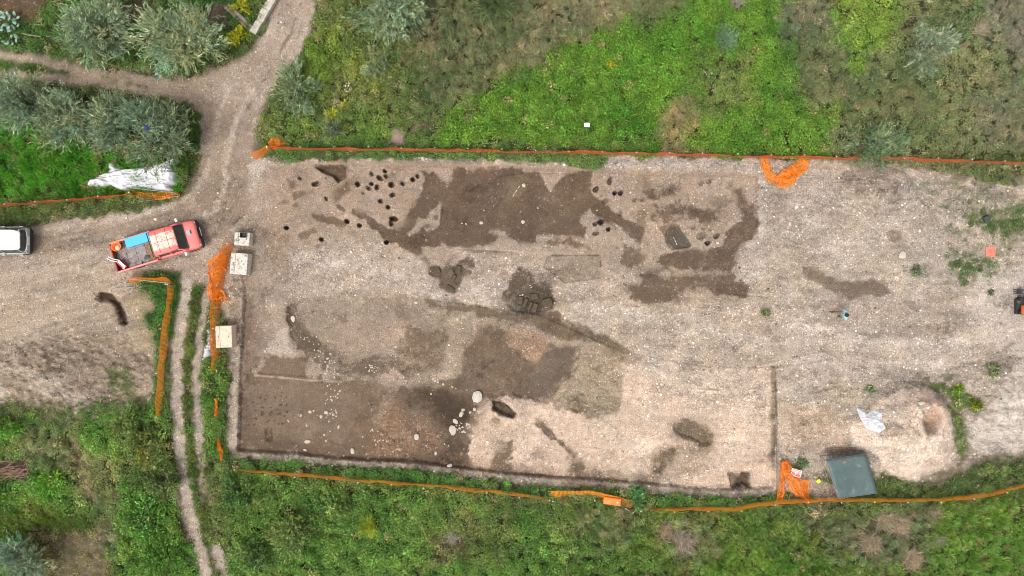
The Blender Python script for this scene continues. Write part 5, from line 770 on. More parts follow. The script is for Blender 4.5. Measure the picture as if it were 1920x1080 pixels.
# agaves and prickly pears: thick blue-green pads
def agave(name, label, px, py, rpx, n, seed):
    r = random.Random(seed); p = G(px, py); t = empty(name, p, label=label, cat='cactus')
    base = MB().box((0, 0, .3), (.18, .06, .6), taper=.8).v; proto = None
    for i in range(n):
        a = r.uniform(0, 6.28); d = rpx * S * math.sqrt(r.random()); L_ = r.uniform(.22, .42); m = MB(); wv = L_ * .55
        m.loft([[(-.02, -.015, 0), (.02, -.015, 0), (.02, .015, 0), (-.02, .015, 0)], [(-wv * .4, -.03, L_ * .3), (wv * .4, -.03, L_ * .3), (wv * .4, .03, L_ * .3), (-wv * .4, .03, L_ * .3)], [(-wv * .5, -.03, L_ * .65), (wv * .5, -.03, L_ * .65), (wv * .5, .03, L_ * .65), (-wv * .5, .03, L_ * .65)], [(-wv * .15, -.012, L_), (wv * .15, -.012, L_), (wv * .15, .012, L_), (-wv * .15, .012, L_)]])
        m.build('pad', M['agave'], t, (d * math.cos(a), d * math.sin(a), .15 + .55 * (1 - d / (rpx * S)) + r.uniform(0, .2)), (r.uniform(.5, 1.3), 0, r.uniform(0, 6.28)), smooth=True)
    MB().tube([(0, 0, -.05), (.03, .02, .4), (0, .05, .7)], [.09, .07, .04], 7).build('stem', M['agave'], t)
M['agave'] = plain('cactus_skin', (132, 160, 138), .55, var=.18, scale=5)
agave('prickly_pear', 'pale blue green prickly pear at the west edge by the side track', 12, 58, 34, 60, 1); agave('prickly_pear', 'grey green prickly pear between the two broad olive trees', 228, 92, 20, 26, 2)
# dry tussocks
def tussock(label, px, py, rpx, h, color, n=260, seed=0):
    n = int(n * 1.6)
    r = np.random.default_rng(50 + seed); p = G(px, py); a = r.random(n) * 6.283; el = r.uniform(.12, 1.35, n); Lg = r.uniform(.6, 1.05, n) * rpx * S
    D = np.c_[np.cos(a) * np.cos(el), np.sin(a) * np.cos(el), np.sin(el) * h / (rpx * S)]; el2 = .55 * rpx * S * r.random(n) ** .7; b2 = r.random(n) * 6.283; C = D * Lg[:, None] * .38 + np.c_[el2 * np.cos(b2), el2 * np.sin(b2), r.random(n) * .12]; D = unit(D + r.normal(0, .25, (n, 3))); Sd = unit(np.cross(D, r.normal(0, .5, (n, 3)) + [0, 0, 1]))
    Vv, Ff = leaves(C, D, Sd, Lg, r.uniform(.009, .02, n)); t = s2l(color) * .85 * np.exp(r.normal(0, .35, n))[:, None]
    link('dry_tussock', mesh_np('dry_tussock', Vv, Ff, M['leaf'], tint=np.repeat(t, 4, 0)), loc=(p.x, p.y, p.z + .12), label=label, cat='grass tuft', group='dry grass tussocks')
DRY = (190, 170, 140)
for i, a in enumerate((('round pale dry tussock lowest in the southeastern grass', 1706, 1045, 27, .6, DRY, 420), ('dry tussock just south of the orange fence below the green sheet', 1655, 975, 28, .5, (178, 162, 134), 220), ('wide dry tussock above the lowest round tussock', 1685, 985, 32, .5, (184, 164, 136), 280), ('western dry tussock of the group in the southeastern grass', 1628, 1015, 34, .5, (170, 154, 128), 280), ('thin dry tussock near the east fence bend', 1745, 960, 22, .4, (170, 150, 128), 160), ('greyish dry tussock in the middle of the southern grass', 1280, 1015, 34, .5, (172, 158, 138), 260), ('straw tussock north of the grey one in the southern grass', 1248, 995, 24, .4, (180, 156, 126), 160), ('straw tussock in the bright brambles by the north fence', 1272, 222, 18, .6, (190, 170, 130), 160), ('bare twiggy tussock at the top edge over the brambles', 1376, 8, 24, .8, (176, 164, 148), 140), ('pale dry tussock in the northeastern corner', 1835, 58, 22, .6, (184, 170, 146), 180), ('grey leafless twig tuft in the southern brambles', 848, 1005, 20, 1.0, (186, 180, 168), 120), ('small grey tuft at the east end of the grass', 1758, 1010, 16, .35, (160, 154, 138), 120), ('pale tuft on the northern dry slope', 1395, 6, 16, .8, (190, 178, 160), 90))):
    tussock(*a, seed=i)
# heap of cut branches
p = G(34, 880); t = empty('branch_pile', p, label='pile of brown cut branches in the western weeds', cat='branches')
for i in range(70):
    a = random.gauss(.1, .45); x, y = random.gauss(0, .5), random.gauss(0, .28); l_ = random.uniform(.5, 1.1); z = random.uniform(.12, .5)
    MB().tube([(x - math.cos(a) * l_ / 2, y - math.sin(a) * l_ / 2, z), (x + random.gauss(0, .05), y + random.gauss(0, .05), z + random.uniform(0, .08)), (x + math.cos(a) * l_ / 2, y + math.sin(a) * l_ / 2, z + random.uniform(-.04, .06))], [.026, .022, .01], 5).build('branch', M['twig'], t)
p = W(3, 905, .2); MB().tube([(p.x, p.y - .6, -.05 + zat(p.x, p.y)), (p.x + .03, p.y, .55), (p.x + .12, p.y + .75, 1.0)], .03, 7).build('leaning_post', M['steel'], label='thin pale pole leaning by the branch pile', cat='pole')
p = G(58, 68); MB().tube([(p.x - .35, p.y + .08, p.z + .3), (p.x + .1, p.y - .03, p.z + .34), (p.x + .75, p.y - .12, p.z + .3)], [.03, .035, .025], 6).build('fallen_pole', M['wood'], label='pale fallen pole beside the prickly pear', cat='pole')

# ------------------------------------------------------------------ orange safety netting
def strands(Fn, ls, lt, n_along, t_strands, s_step, wt=.03, ws=.03, t_fine=6):
    """net of flat plastic strands over a surface Fn(s metres, t 0..1)->xyz; ls = length, lt = width in metres"""
    V, Fc = [], []; base = 0
    s = np.linspace(0, ls, n_along)
    for t in t_strands:
        w = wt / lt * .5 * (1.6 if t in (0.0, 1.0) else 1); a = Fn(s, np.full_like(s, max(t - w, 0))); b = Fn(s, np.full_like(s, min(t + w, 1)))
        V.append(np.stack([a, b], 1).reshape(-1, 3)); i = base + 2 * np.arange(n_along - 1); Fc.append(np.c_[i, i + 2, i + 3, i + 1]); base += 2 * n_along
    t = np.linspace(0, 1, t_fine)
    for s0 in np.arange(0, ls, s_step):
        a = Fn(np.full_like(t, s0), t); b = Fn(np.full_like(t, min(s0 + ws, ls)), t)
        V.append(np.stack([a, b], 1).reshape(-1, 3)); i = base + 2 * np.arange(t_fine - 1); Fc.append(np.c_[i, i + 2, i + 3, i + 1]); base += 2 * t_fine
    return np.concatenate(V), np.concatenate(Fc)
def path_fn(P):
    P = np.array(P, float); d = np.r_[0, np.cumsum(np.hypot(*np.diff(P[:, :2], axis=0).T))]
    def at(s): return np.stack([np.interp(s, d, P[:, k]) for k in range(P.shape[1])], -1)
    return at, d[-1]
def fence(name, label, pts, mat, height=1.0, zm=.5, post=1.9, sag=.12, lean=0.0, seed=0, cap='cap', posts=None, parent=None):
    """standing net; pts = (px, py[, local height]) along the band as seen"""
    P = [(*W(p[0], p[1], zm).xy, p[2] if len(p) > 2 else height) for p in pts]; at, ls = path_fn(P); sd = seed * 31.7
    n = int(ls / .07) + 2; sg = np.linspace(0, ls, n); q = at(sg); gz = terrain_z(q[:, 0].copy(), q[:, 1].copy())
    t_ = empty(name, (P[0][0], P[0][1], float(gz[0])), label=label, cat='fence'); o0 = np.array(t_.location)
    def Fn(s, t):
        p = at(s); e = at(np.minimum(s + .05, ls)) - at(np.maximum(s - .05, 0)); nn = np.stack([-e[..., 1], e[..., 0]], -1); nn = unit(nn[..., :2])
        wob = (fbm(s * .9 + sd, t * .7 + sd, 5 + seed, 3) - .5); drop = sag * np.abs(np.sin(s / post * np.pi)) * t * (.5 + vn(s * .3 + sd, s * 0, 3))
        h = p[..., 2] * t - drop; g = np.interp(s, sg, gz)
        off = wob * .22 * (.3 + t) + lean * t
        return np.stack([p[..., 0] + nn[..., 0] * off, p[..., 1] + nn[..., 1] * off, g + .03 + np.maximum(h, 0)], -1) - o0
    V, F = strands(Fn, ls, height, n, [0.0, .15, .3, .45, .6, .75, .88, 1.0], .075, .045, .04, 7)
    link('net', mesh_np('net', V, F, mat), t_)
    k = max(1, round(ls / post)) if posts is None else 0
    for s in (posts if posts is not None else [ls * i / k for i in range(k + 1)]):
        p = at(np.array([s]))[0]; g = float(np.interp(s, sg, gz)); h = max(p[2], .6) + .08; lx, ly = random.gauss(0, .03), random.gauss(0, .03); c = Vector((p[0], p[1], g)) - Vector(o0)
        po = MB().tube([c + Vector((0, 0, -.1)), c + Vector((lx, ly, h))], .012, 6).build('post', M['steel'], t_)
        if cap: MB().lathe([(.0, 0), (.032, 0), (.034, .05), (.024, .075), (0, .08)], 'Z', c + Vector((lx, ly, h - .02)), 10).build('cap', M[cap], po)
    return t_
def loose_net(name, label, pts, width, mat, lift=.12, crump=.1, seed=0, cat='net', parent=None, step=.085):
    """net lying in folds on the ground; pts = (px, py, width metres)"""
    P = [(*W(p[0], p[1]).xy, p[2] if len(p) > 2 else width) for p in pts]; at, ls = path_fn(P); sd = seed * 13.1; crump *= 1.5
    o0 = G(pts[0][0], pts[0][1]); base = np.array(o0)
    def Fn(s, t):
        p = at(s); e = at(np.minimum(s + .1, ls)) - at(np.maximum(s - .1, 0)); nn = unit(np.stack([-e[..., 1], e[..., 0]], -1)); off = (t - .5) * p[..., 2]
        wx = (fbm(s * 3 + sd, t * 3, 7 + seed, 3) - .5) * crump * 2; wy = (fbm(s * 3 + sd, t * 3, 9 + seed, 3) - .5) * crump * 2
        x = p[..., 0] + nn[..., 0] * off + wx; y = p[..., 1] + nn[..., 1] * off + wy; g = terrain_z(np.ravel(x).copy(), np.ravel(y).copy()).reshape(np.shape(x))
        return np.stack([x, y, g + .03 + lift * fbm(s * 2.4 + sd, t * 4, 11 + seed, 3) * 1.5 + (sstep(.4, .9, np.sin(t * 9 + s)) * .1 * lift)], -1) - base
    V, F = strands(Fn, ls, width, int(ls / .06) + 2, list(np.linspace(0, 1, max(5, int(width / .07)))), step, .04, .04, 9)
    return link(name, mesh_np(name, V, F, mat), loc=o0, label=label, cat=cat)
fence('safety_fence', 'long orange mesh fence along the north rim of the trench', [(507, 279), (560, 279), (670, 280), (790, 281), (910, 283), (1040, 285), (1120, 287), (1290, 290), (1437, 294), (1500, 295), (1600, 297), (1700, 299), (1740, 301), (1830, 304), (1935, 307)], M['net_red'], seed=1)
fence('safety_fence', 'short slanting orange net at the northwest fence corner', [(476, 297, .8), (490, 289, .9), (507, 280, 1)], M['net'], seed=2, post=2, lean=.25)
loose_net('loose_net', 'crumpled orange net heaped on the northwest fence corner', [(507, 274, .3), (515, 270, .8), (524, 268, .8), (530, 274, .3)], .8, M['net'], .4, .12, 3)
loose_net('loose_net', 'long orange net lying in a loop on the gravel below the north fence', [(1429, 296, .4), (1432, 312, .55), (1441, 328, .6), (1452, 338, .6), (1464, 343, .7), (1474, 336, .9), (1484, 330, .9), (1493, 325, .7), (1499, 315, .7), (1506, 307, .8), (1514, 303, .7)], .8, M['net'], .18, .12, 4)
fence('safety_fence', 'orange mesh fence along the lawn behind the white car', [(-40, 390), (0, 386), (60, 380), (130, 376), (200, 370), (250, 364)], M['net_red'], seed=5, height=.9)
loose_net('loose_net', 'orange net panel folded against the white sheeting', [(248, 366, .35), (270, 368, .5), (300, 368, .42), (325, 366, .28), (338, 365, .15)], .7, M['net'], .35, .1, 6)
fence('safety_fence', 'amber mesh fence running down the west side of the twin track', [(320, 535, .95), (318, 560), (314, 590), (309, 630), (305, 670), (300, 710), (298, 750), (295, 782, .6)], M['net_dk'], seed=7, post=2.4, height=1.05)
fence('safety_fence', 'amber mesh on the gate beside the grass tuft, behind the pickup', [(237, 530, .5), (260, 529, .9), (290, 531, .9), (318, 532, .95)], M['net'], seed=8, post=2.6, lean=.35)
fence('safety_fence', 'orange mesh fence beside the concrete blocks', [(433, 458, 1), (428, 475, 1), (420, 500, 1), (414, 530, .9), (410, 560, .8), (407, 600, .8), (405, 640, .9), (408, 670, .8), (407, 696, .6)], M['net'], seed=9, post=2.3, height=1.1, sag=.03, lean=-.3)
loose_net('loose_net', 'knot of orange net in the middle of the loop on the gravel', [(1458, 338, .5), (1466, 332, .8), (1474, 328, .8), (1482, 324, .6), (1488, 332, .3)], .8, M['net'], .35, .2, 31)
loose_net('loose_net', 'baggy orange net bulging west beside the second concrete block', [(424, 474, .35), (412, 495, .8), (406, 515, .8), (402, 545, .5), (406, 562, .3)], .8, M['net'], .5, .14, 10)
loose_net('loose_net', 'bunched orange net at the foot of the fence between the concrete blocks', [(403, 552, .5), (412, 551, .7), (420, 554, .6), (425, 566, .3)], .6, M['net'], .3, .15, 11)
for i, (lb, pp) in enumerate((('scrap of amber net among the weeds by the track', [(411, 745, .12), (411, 762, .15), (410, 778, .1)]), ('scrap of amber net in the weeds at the trench corner', [(413, 820, .1), (416, 838, .12), (422, 860, .1)]))):
    loose_net('net_scrap', lb, pp, .15, M['net_dk'], .5, .06, 20 + i)
fence('safety_fence', 'long amber mesh fence along the south side of the trench', [(440, 881, .5), (470, 885, .8), (560, 891), (650, 899), (740, 906), (840, 914), (930, 922), (975, 928), (1030, 939, .4)], M['net_dk'], seed=12, height=.9)
fence('safety_fence', 'sagging amber mesh with a peak, beside the orange water barrier', [(1035, 939, .3), (1070, 934, 1.0), (1104, 930, 1.15), (1125, 937, 1.0), (1150, 945, .6), (1172, 953, .2), (1185, 959, .1)], M['net_dk'], seed=13, post=2.2, lean=.5)
fence('safety_fence', 'amber mesh fence at the southeast passing the dark green sheet', [(1200, 957, .4), (1260, 956), (1330, 954), (1375, 955), (1420, 947), (1460, 941), (1520, 938), (1570, 937), (1640, 937), (1700, 938), (1760, 938), (1830, 930), (1880, 921), (1940, 906)], M['net_dk'], seed=14, height=.9)
loose_net('loose_net', 'upright orange net strip rising from the southeast fence', [(1458, 939, .35), (1462, 915, .35), (1464, 885, .35), (1465, 862, .25)], .4, M['net'], .4, .05, 15)
loose_net('loose_net', 'wide orange net sheet slung below the warning sign', [(1466, 863, .35), (1475, 880, .6), (1486, 898, .9), (1498, 912, 1.0), (1508, 928, .6), (1513, 938, .4)], .9, M['net'], .35, .12, 16)
# gate frames of thin steel tube
def frame(label, pts, z=.06, closed=True):
    P = [W(p[0], p[1], p[2] if len(p) > 2 else z) for p in pts]; m = MB()
    t = empty('gate_frame', (P[0].x, P[0].y, 0), label=label, cat='gate')
    for a, b in zip(P, P[1:] + ([P[0]] if closed else [])): MB().tube([a - t.location, b - t.location], .022, 6).build('rail', M['steel'], t)
frame('steel tube gate frame leaning by the white sheeting', [(258, 379, .15), (338, 367, .3), (330, 362, 1.0), (236, 351, 1.0)])
frame('steel tube gate frame standing beside the western grass tuft', [(214, 541, .1), (240, 524, .1), (241, 523, 1.0), (318, 531, 1.0), (306, 534, .2)])

# ------------------------------------------------------------------ sheets, blocks and small things
def heap_sheet(name, label, cat, spec, h, mat, fold=.12, fs=18.0, seed=0, step=1.0, drape=0.0, aniso=(1, 1)):
    """crumpled sheet lying over a shape given in survey pixels"""
    x0, x1, y0, y1 = bounds(spec); xs = np.arange(x0, x1 + step, step); ys = np.arange(y0, y1 + step, step); A, B = np.meshgrid(xs, ys); a, b = A.ravel(), B.ravel()
    d = -sdf(a + 2.5 * (fbm(a / 9, b / 9, seed, 3) - .5), b + 2.5 * (fbm(a / 9, b / 9, seed + 4, 3) - .5), spec); ok = d > -.6
    rid = lambda u, v, s_: 1 - np.abs(fbm(u, v, s_, 2) * 2 - 1)
    wx, wy = a + 8 * fbm(a / 15, b / 15, seed + 9, 2), b + 8 * fbm(a / 15, b / 15, seed + 10, 2)
    fz_ = (rid(wx / fs * aniso[0], wy / fs * aniso[1], seed + 1) ** 3 * .7 + rid(wx / fs * 2.3 * aniso[0], wy / fs * 2.3 * aniso[1], seed + 2) ** 3 * .35 + rid(a / 5, b / 5, seed + 3) ** 2 * .05)
    X, Y = (a - 960) * S, (540 - b) * S; Zz = terrain_z(X.copy(), Y.copy()) + .03 + h * sstep(0, 10, d) * (.5 + .6 * fbm(a / 22, b / 22, seed + 5, 2)) + fold * fz_ * sstep(-.5, 4, d)
    nx_ = len(xs); i = (np.arange(len(ys) - 1)[:, None] * nx_ + np.arange(nx_ - 1)[None]).ravel(); Fq = np.c_[i, i + nx_, i + nx_ + 1, i + 1]; Fq = Fq[ok[Fq].all(1)][:, ::-1]
    used = np.zeros(len(a), bool); used[Fq.ravel()] = True; rem = np.cumsum(used) - 1; c = np.array([X[used].mean(), Y[used].mean(), 0.0])
    return link(name, mesh_np(name, np.c_[X, Y, Zz][used] - c, rem[Fq], mat, smooth=True), loc=c, label=label, cat=cat)
heap_sheet('plastic_sheeting', 'large crumpled white plastic sheeting heaped under the olive tree', 'sheeting', '168,343 172,336 184,330 203,322 204,307 215,304 226,312 245,316 300,308 322,298 336,292 338,303 327,312 333,325 332,346 324,350 336,362 310,360 262,357 236,361 212,350 198,352 175,354 168,350', .36, M['sheet'], .36, 24, 3, 1.0, aniso=(.45, 1.5))
heap_sheet('plastic_sheeting', 'crumpled white sheet beside the southern concrete block', 'sheeting', '388,616 402,612 404,628 402,664 390,673 379,675 385,648 389,632', .34, M['sheet'], .2, 10, 8, .8)
heap_sheet('plastic_sheeting', 'crumpled white bag lying on the gravel heap', 'sheeting', '1606,764 1615,766 1620,774 1632,764 1641,768 1640,782 1643,796 1634,806 1616,800 1610,784', .12, M['sheet'], .2, 12, 12, .8)
def block(label, c, s, rz, mat, cracks=()):
    p = W(*c); z = zat(p.x, p.y); t = MB().box((0, 0, s[2] / 2), s, taper=.96).build('concrete_block', mat, None, (p.x, p.y, z - .02), (0, 0, rz), bevel=.03, label=label, cat='concrete block')
    for x_ in (-.3, .3): MB().tube([(x_ * s[0], -.05, s[2] - .02), (x_ * s[0], -.04, s[2] + .05), (x_ * s[0], .04, s[2] + .05), (x_ * s[0], .05, s[2] - .02)], .012, 6).build('lifting_loop', M['twig'], t)
    MB().box((-.22 * s[0], 0, s[2] - .008), (.02, s[1] * .955, .02)).build('joint', M['dsteel'], t)
    return t
block('small grey concrete block carrying a black crate', (460, 449), (.92, .78, .62), -.04, M['concrete']); block('large pale concrete block stained with dark drips', (455, 495), (1.02, 1.28, .7), -.09, M['concrete']); block('warm cream concrete block with white sheet on its west side', (428, 630), (.98, 1.3, .75), .03, M['conc_warm'])
p = W(456, 441, .68); t = empty('crate', (p.x, p.y, zat(p.x, p.y) + .60), -.04, label='small black crate on the small concrete block', cat='crate')
MB().box((0, 0, .015), (.32, .28, .03)).build('bottom', M['trim'], t)
for dx, dy, sx_, sy_ in ((.15, 0, .025, .28), (-.15, 0, .025, .28), (0, .13, .275, .025), (0, -.13, .275, .025)): MB().box((dx, dy, .115), (sx_, sy_, .17)).build('side', M['trim'], t)
p = W(447, 453, .1); m = MB(); m.lathe([(0, 0), (.09, 0), (.11, .2), (.1, .2), (.08, .02), (0, .02)], 'Z', (0, 0, 0), 12).build('bucket', M['cap'], None, (p.x, p.y, zat(p.x, p.y)), label='small white bucket at the foot of the small concrete block', cat='bucket')
# timber beams and low kerb by the upper road
def beam(label, a, b, w, h, mat, n=1):
    A, B = W(*a), W(*b); d = B - A; t = empty('timber_beam' if n > 1 else 'low_wall', (A.x, A.y, zat(A.x, A.y)), math.atan2(d.y, d.x), label=label, cat='beam' if n > 1 else 'wall'); L_ = d.length
    for k in range(n):
        y = (k - (n - 1) / 2) * w / n; MB().box((L_ / 2, y, h / 2), (L_, w / n * .86, h * (1 + .15 * k)), taper=.99).build('plank' if n > 1 else 'wall_course', mat, t, bevel=.012)
    return t
beam('two weathered planks laid beside the yellow green bush', (426, 12), (474, 58), .42, .2, M['wood'], 2)
t = beam('low grey stone kerb wall beside the upper dirt road', (478, 66), (520, -8), .4, .34, M['rockw'], 1)
for k in range(7): MB().box((.2 + k * .4, random.gauss(0, .012), .365), (.37, .42 + random.gauss(0, .02), .07)).build('coping_stone', M['rockw'], t, bevel=.015)
# dark green sheet on a low steel frame
cz = .8; cs = [W(1549, 862, cz + .12), W(1624, 852, cz + .1), W(1645, 925, cz - .03), W(1572, 935, cz)]; g = [zat(c.x, c.y) for c in cs]; c0 = sum(cs, Vector()) / 4; c0.z = zat(c0.x, c0.y)
t = empty('shelter_table', c0, label='dark green sheet on a low steel frame by the southeast fence', cat='shelter'); m = MB(); nn = 12; gv = []
for j in range(nn + 1):
    for i in range(nn + 1):
        u, v = i / nn, j / nn; q = cs[0].lerp(cs[1], u).lerp(cs[3].lerp(cs[2], u), v) - c0; q.z += .03 * math.sin(u * 5 + v * 3) * math.sin(v * 3.1) - .04 * math.sin(math.pi * u) * math.sin(math.pi * v); gv.append(q)
m.add(gv, [(j * (nn + 1) + i, j * (nn + 1) + i + 1, (j + 1) * (nn + 1) + i + 1, (j + 1) * (nn + 1) + i) for j in range(nn) for i in range(nn)])
o = m.build('sheet', M['green_sheet'], t, smooth=True); md = o.modifiers.new('thick', 'SOLIDIFY'); md.thickness = .012
for k in range(4):
    a, b = cs[k] - c0, cs[(k + 1) % 4] - c0; ga, gb = Vector((a.x, a.y, .06)), Vector((b.x, b.y, .06))
    MB().tube([a + Vector((0, 0, -.04)), b + Vector((0, 0, -.04))], .02, 6).build('top_rail', M['steel'], t); MB().tube([Vector((a.x, a.y, -.05)), a + Vector((0, 0, -.04))], .022, 6).build('leg', M['steel'], t); MB().tube([ga, gb], .018, 6).build('foot_rail', M['steel'], t)
q = cs[0].lerp(cs[1], .42).lerp(cs[3].lerp(cs[2], .42), .12); MB().box((q.x, q.y, q.z + .0), (.2, .14, .06), .2).build('stone', M['rust'], None, label='small brown stone weighing down the dark green sheet', cat='stone', bevel=.02)
for k in range(4):
    a, b = W(1546, 841 + 2.4 * k), W(1604, 839 + 2.2 * k + (k % 2)); z = zat(a.x, a.y) + .07; MB().tube([(a.x, a.y, z), ((a.x + b.x) / 2, (a.y + b.y) / 2 + .02, z + .02), (b.x, b.y, zat(b.x, b.y) + .07)], .016, 6).build('iron_bar', M['twig'], None, label=('northernmost', 'second', 'third', 'southernmost')[k] + ' rusty iron bar of the stack north of the green sheet', cat='bar', group='rusty iron bars')
# warning sign
p = W(1493, 887, .35); t = empty('warning_sign', (p.x, p.y, zat(p.x, p.y) + .32), -.28, label='white and red warning sign lying on the orange net', cat='sign'); MB().box((0, 0, 0), (.6, .42, .015)).build('board', M['signw'], t)
for x, y, w, h, mm in ((0, .15, .52, .07, 'signo'), (-.12, .05, .28, .05, 'signo'), (.16, .04, .2, .1, 'signo'), (-.16, -.07, .2, .14, 'signr'), (.12, -.1, .28, .13, 'signr'), (0, -.175, .52, .03, 'signo')): MB().box((x, y, .011), (w, h, .006)).build('printed_field', M[mm], t)
for s_ in (-.22, .22): MB().tube([(s_, .1, -.3), (s_, .1, -.01)], .012, 6).build('stake', M['steel'], t)
# landing pad with its ring and letter
p = G(1857, 472); t = empty('landing_pad', (p.x, p.y, p.z + .05), -.06, label='square coral landing pad with a ring and letter H in the weeds', cat='landing pad'); MB().box((0, 0, 0), (.54, .54, .03)).build('board', M['coral'], t, bevel=.008)
MB().loft([[(r_ * math.cos(a), r_ * math.sin(a), .0175 + z_) for a in [6.2832 * k / 28 for k in range(28)]] for r_, z_ in ((.165, 0), (.165, .004), (.142, .004), (.142, 0))], cap=False).build('ring', M['mark'], t)
m = MB(); m.box((0, .065, .0185), (.13, .03, .006)).box((0, -.065, .0185), (.13, .03, .006)).box((0, 0, .0185), (.03, .1, .006)).build('letter', M['mark'], t)
m = MB()
for k in range(4): a = k * math.pi / 2; m.box((.215 * math.cos(a), .215 * math.sin(a), .0175), (.012, .43, .004), a)
m.build('border_line', M['mark'], t)
# small oddments
p = G(1533, 901); MB().box((0, 0, .09), (.2, .2, .18)).box((0, 0, .2), (.12, .04, .05)).build('yellow_box', M['yellow'], None, (p.x, p.y, p.z), (0, 0, .6), bevel=.015, label='small yellow plastic box on the weeds by the warning sign', cat='box')
p = G(1848, 410); t = MB().box((0, 0, .09), (.34, .3, .18)).box((0, 0, .2), (.28, .22, .04)).build('dark_box', M['darkbox'], None, (p.x, p.y, p.z), (0, 0, .4), bevel=.02, label='dark grey plastic case standing in the eastern weeds', cat='case')
p = G(1098, 240); MB().add([(-.16, -.1, .82), (.15, -.12, .8), (.17, .1, .83), (.0, .13, .87), (-.15, .09, .81)], [(0, 1, 2, 3, 4)]).build('paper', M['plaster'], None, (p.x, p.y, p.z), None, label='white paper scrap lying on the bright brambles', cat='paper').modifiers.new('thick', 'SOLIDIFY').thickness = .006
p = W(283, 243, 2.9); heap = MB().lathe([(0, 0), (.12, .01), (.15, .08), (.1, .15), (0, .17)], 'Z', (0, 0, 0), 9).build('blue_bag', M['bluebag'], None, (p.x, p.y, 3.42), (.3, .2, .4), smooth=True, label='small blue bag caught in the olive tree crown', cat='bag')
p = W(1148, 940, .5); t = empty('water_barrier', (p.x, p.y, zat(p.x, p.y) + .02), -.14, label='orange plastic water barrier leaning on the south fence', cat='barrier'); MB().box((0, 0, .28), (1.05, .44, .5), taper=.96).build('body', M['orange'], t, bevel=.07, seg=3, smooth=True); MB().lathe([(0, 0), (.05, 0), (.05, .04), (0, .04)], 'Z', (.3, 0, .53), 12).build('filler_cap', M['cap'], t)
for x in (-.3, 0, .3): MB().box((x, -.215, .26), (.05, .03, .4)).build('rib', M['orange'], t)
p = W(1180, 957, .1); MB().tube([(p.x - .3, p.y + .22, .5), (p.x, p.y, .2), (p.x + .15, p.y - .2, .08)], .02, 6).build('fence_stake', M['cap'], None, label='bent white stake at the sagging end of the amber mesh', cat='stake')
for px, py, l_, a, lb in ((968, 357, .75, 1.0, 'thin red and white ranging rod on the central dark fill'), (1269, 451, .5, -1.15, 'thin red and white ranging rod in the small square cut')):
    p = G(px, py); t = empty('ranging_rod', (p.x, p.y, p.z + .03), a, label=lb, cat='rod')
    for k in range(5): MB().tube([(-l_ / 2 + l_ * k / 5, 0, 0), (-l_ / 2 + l_ * (k + 1) / 5, 0, 0)], .014, 6).build('band', M['signr' if k % 2 else 'cap'], t)

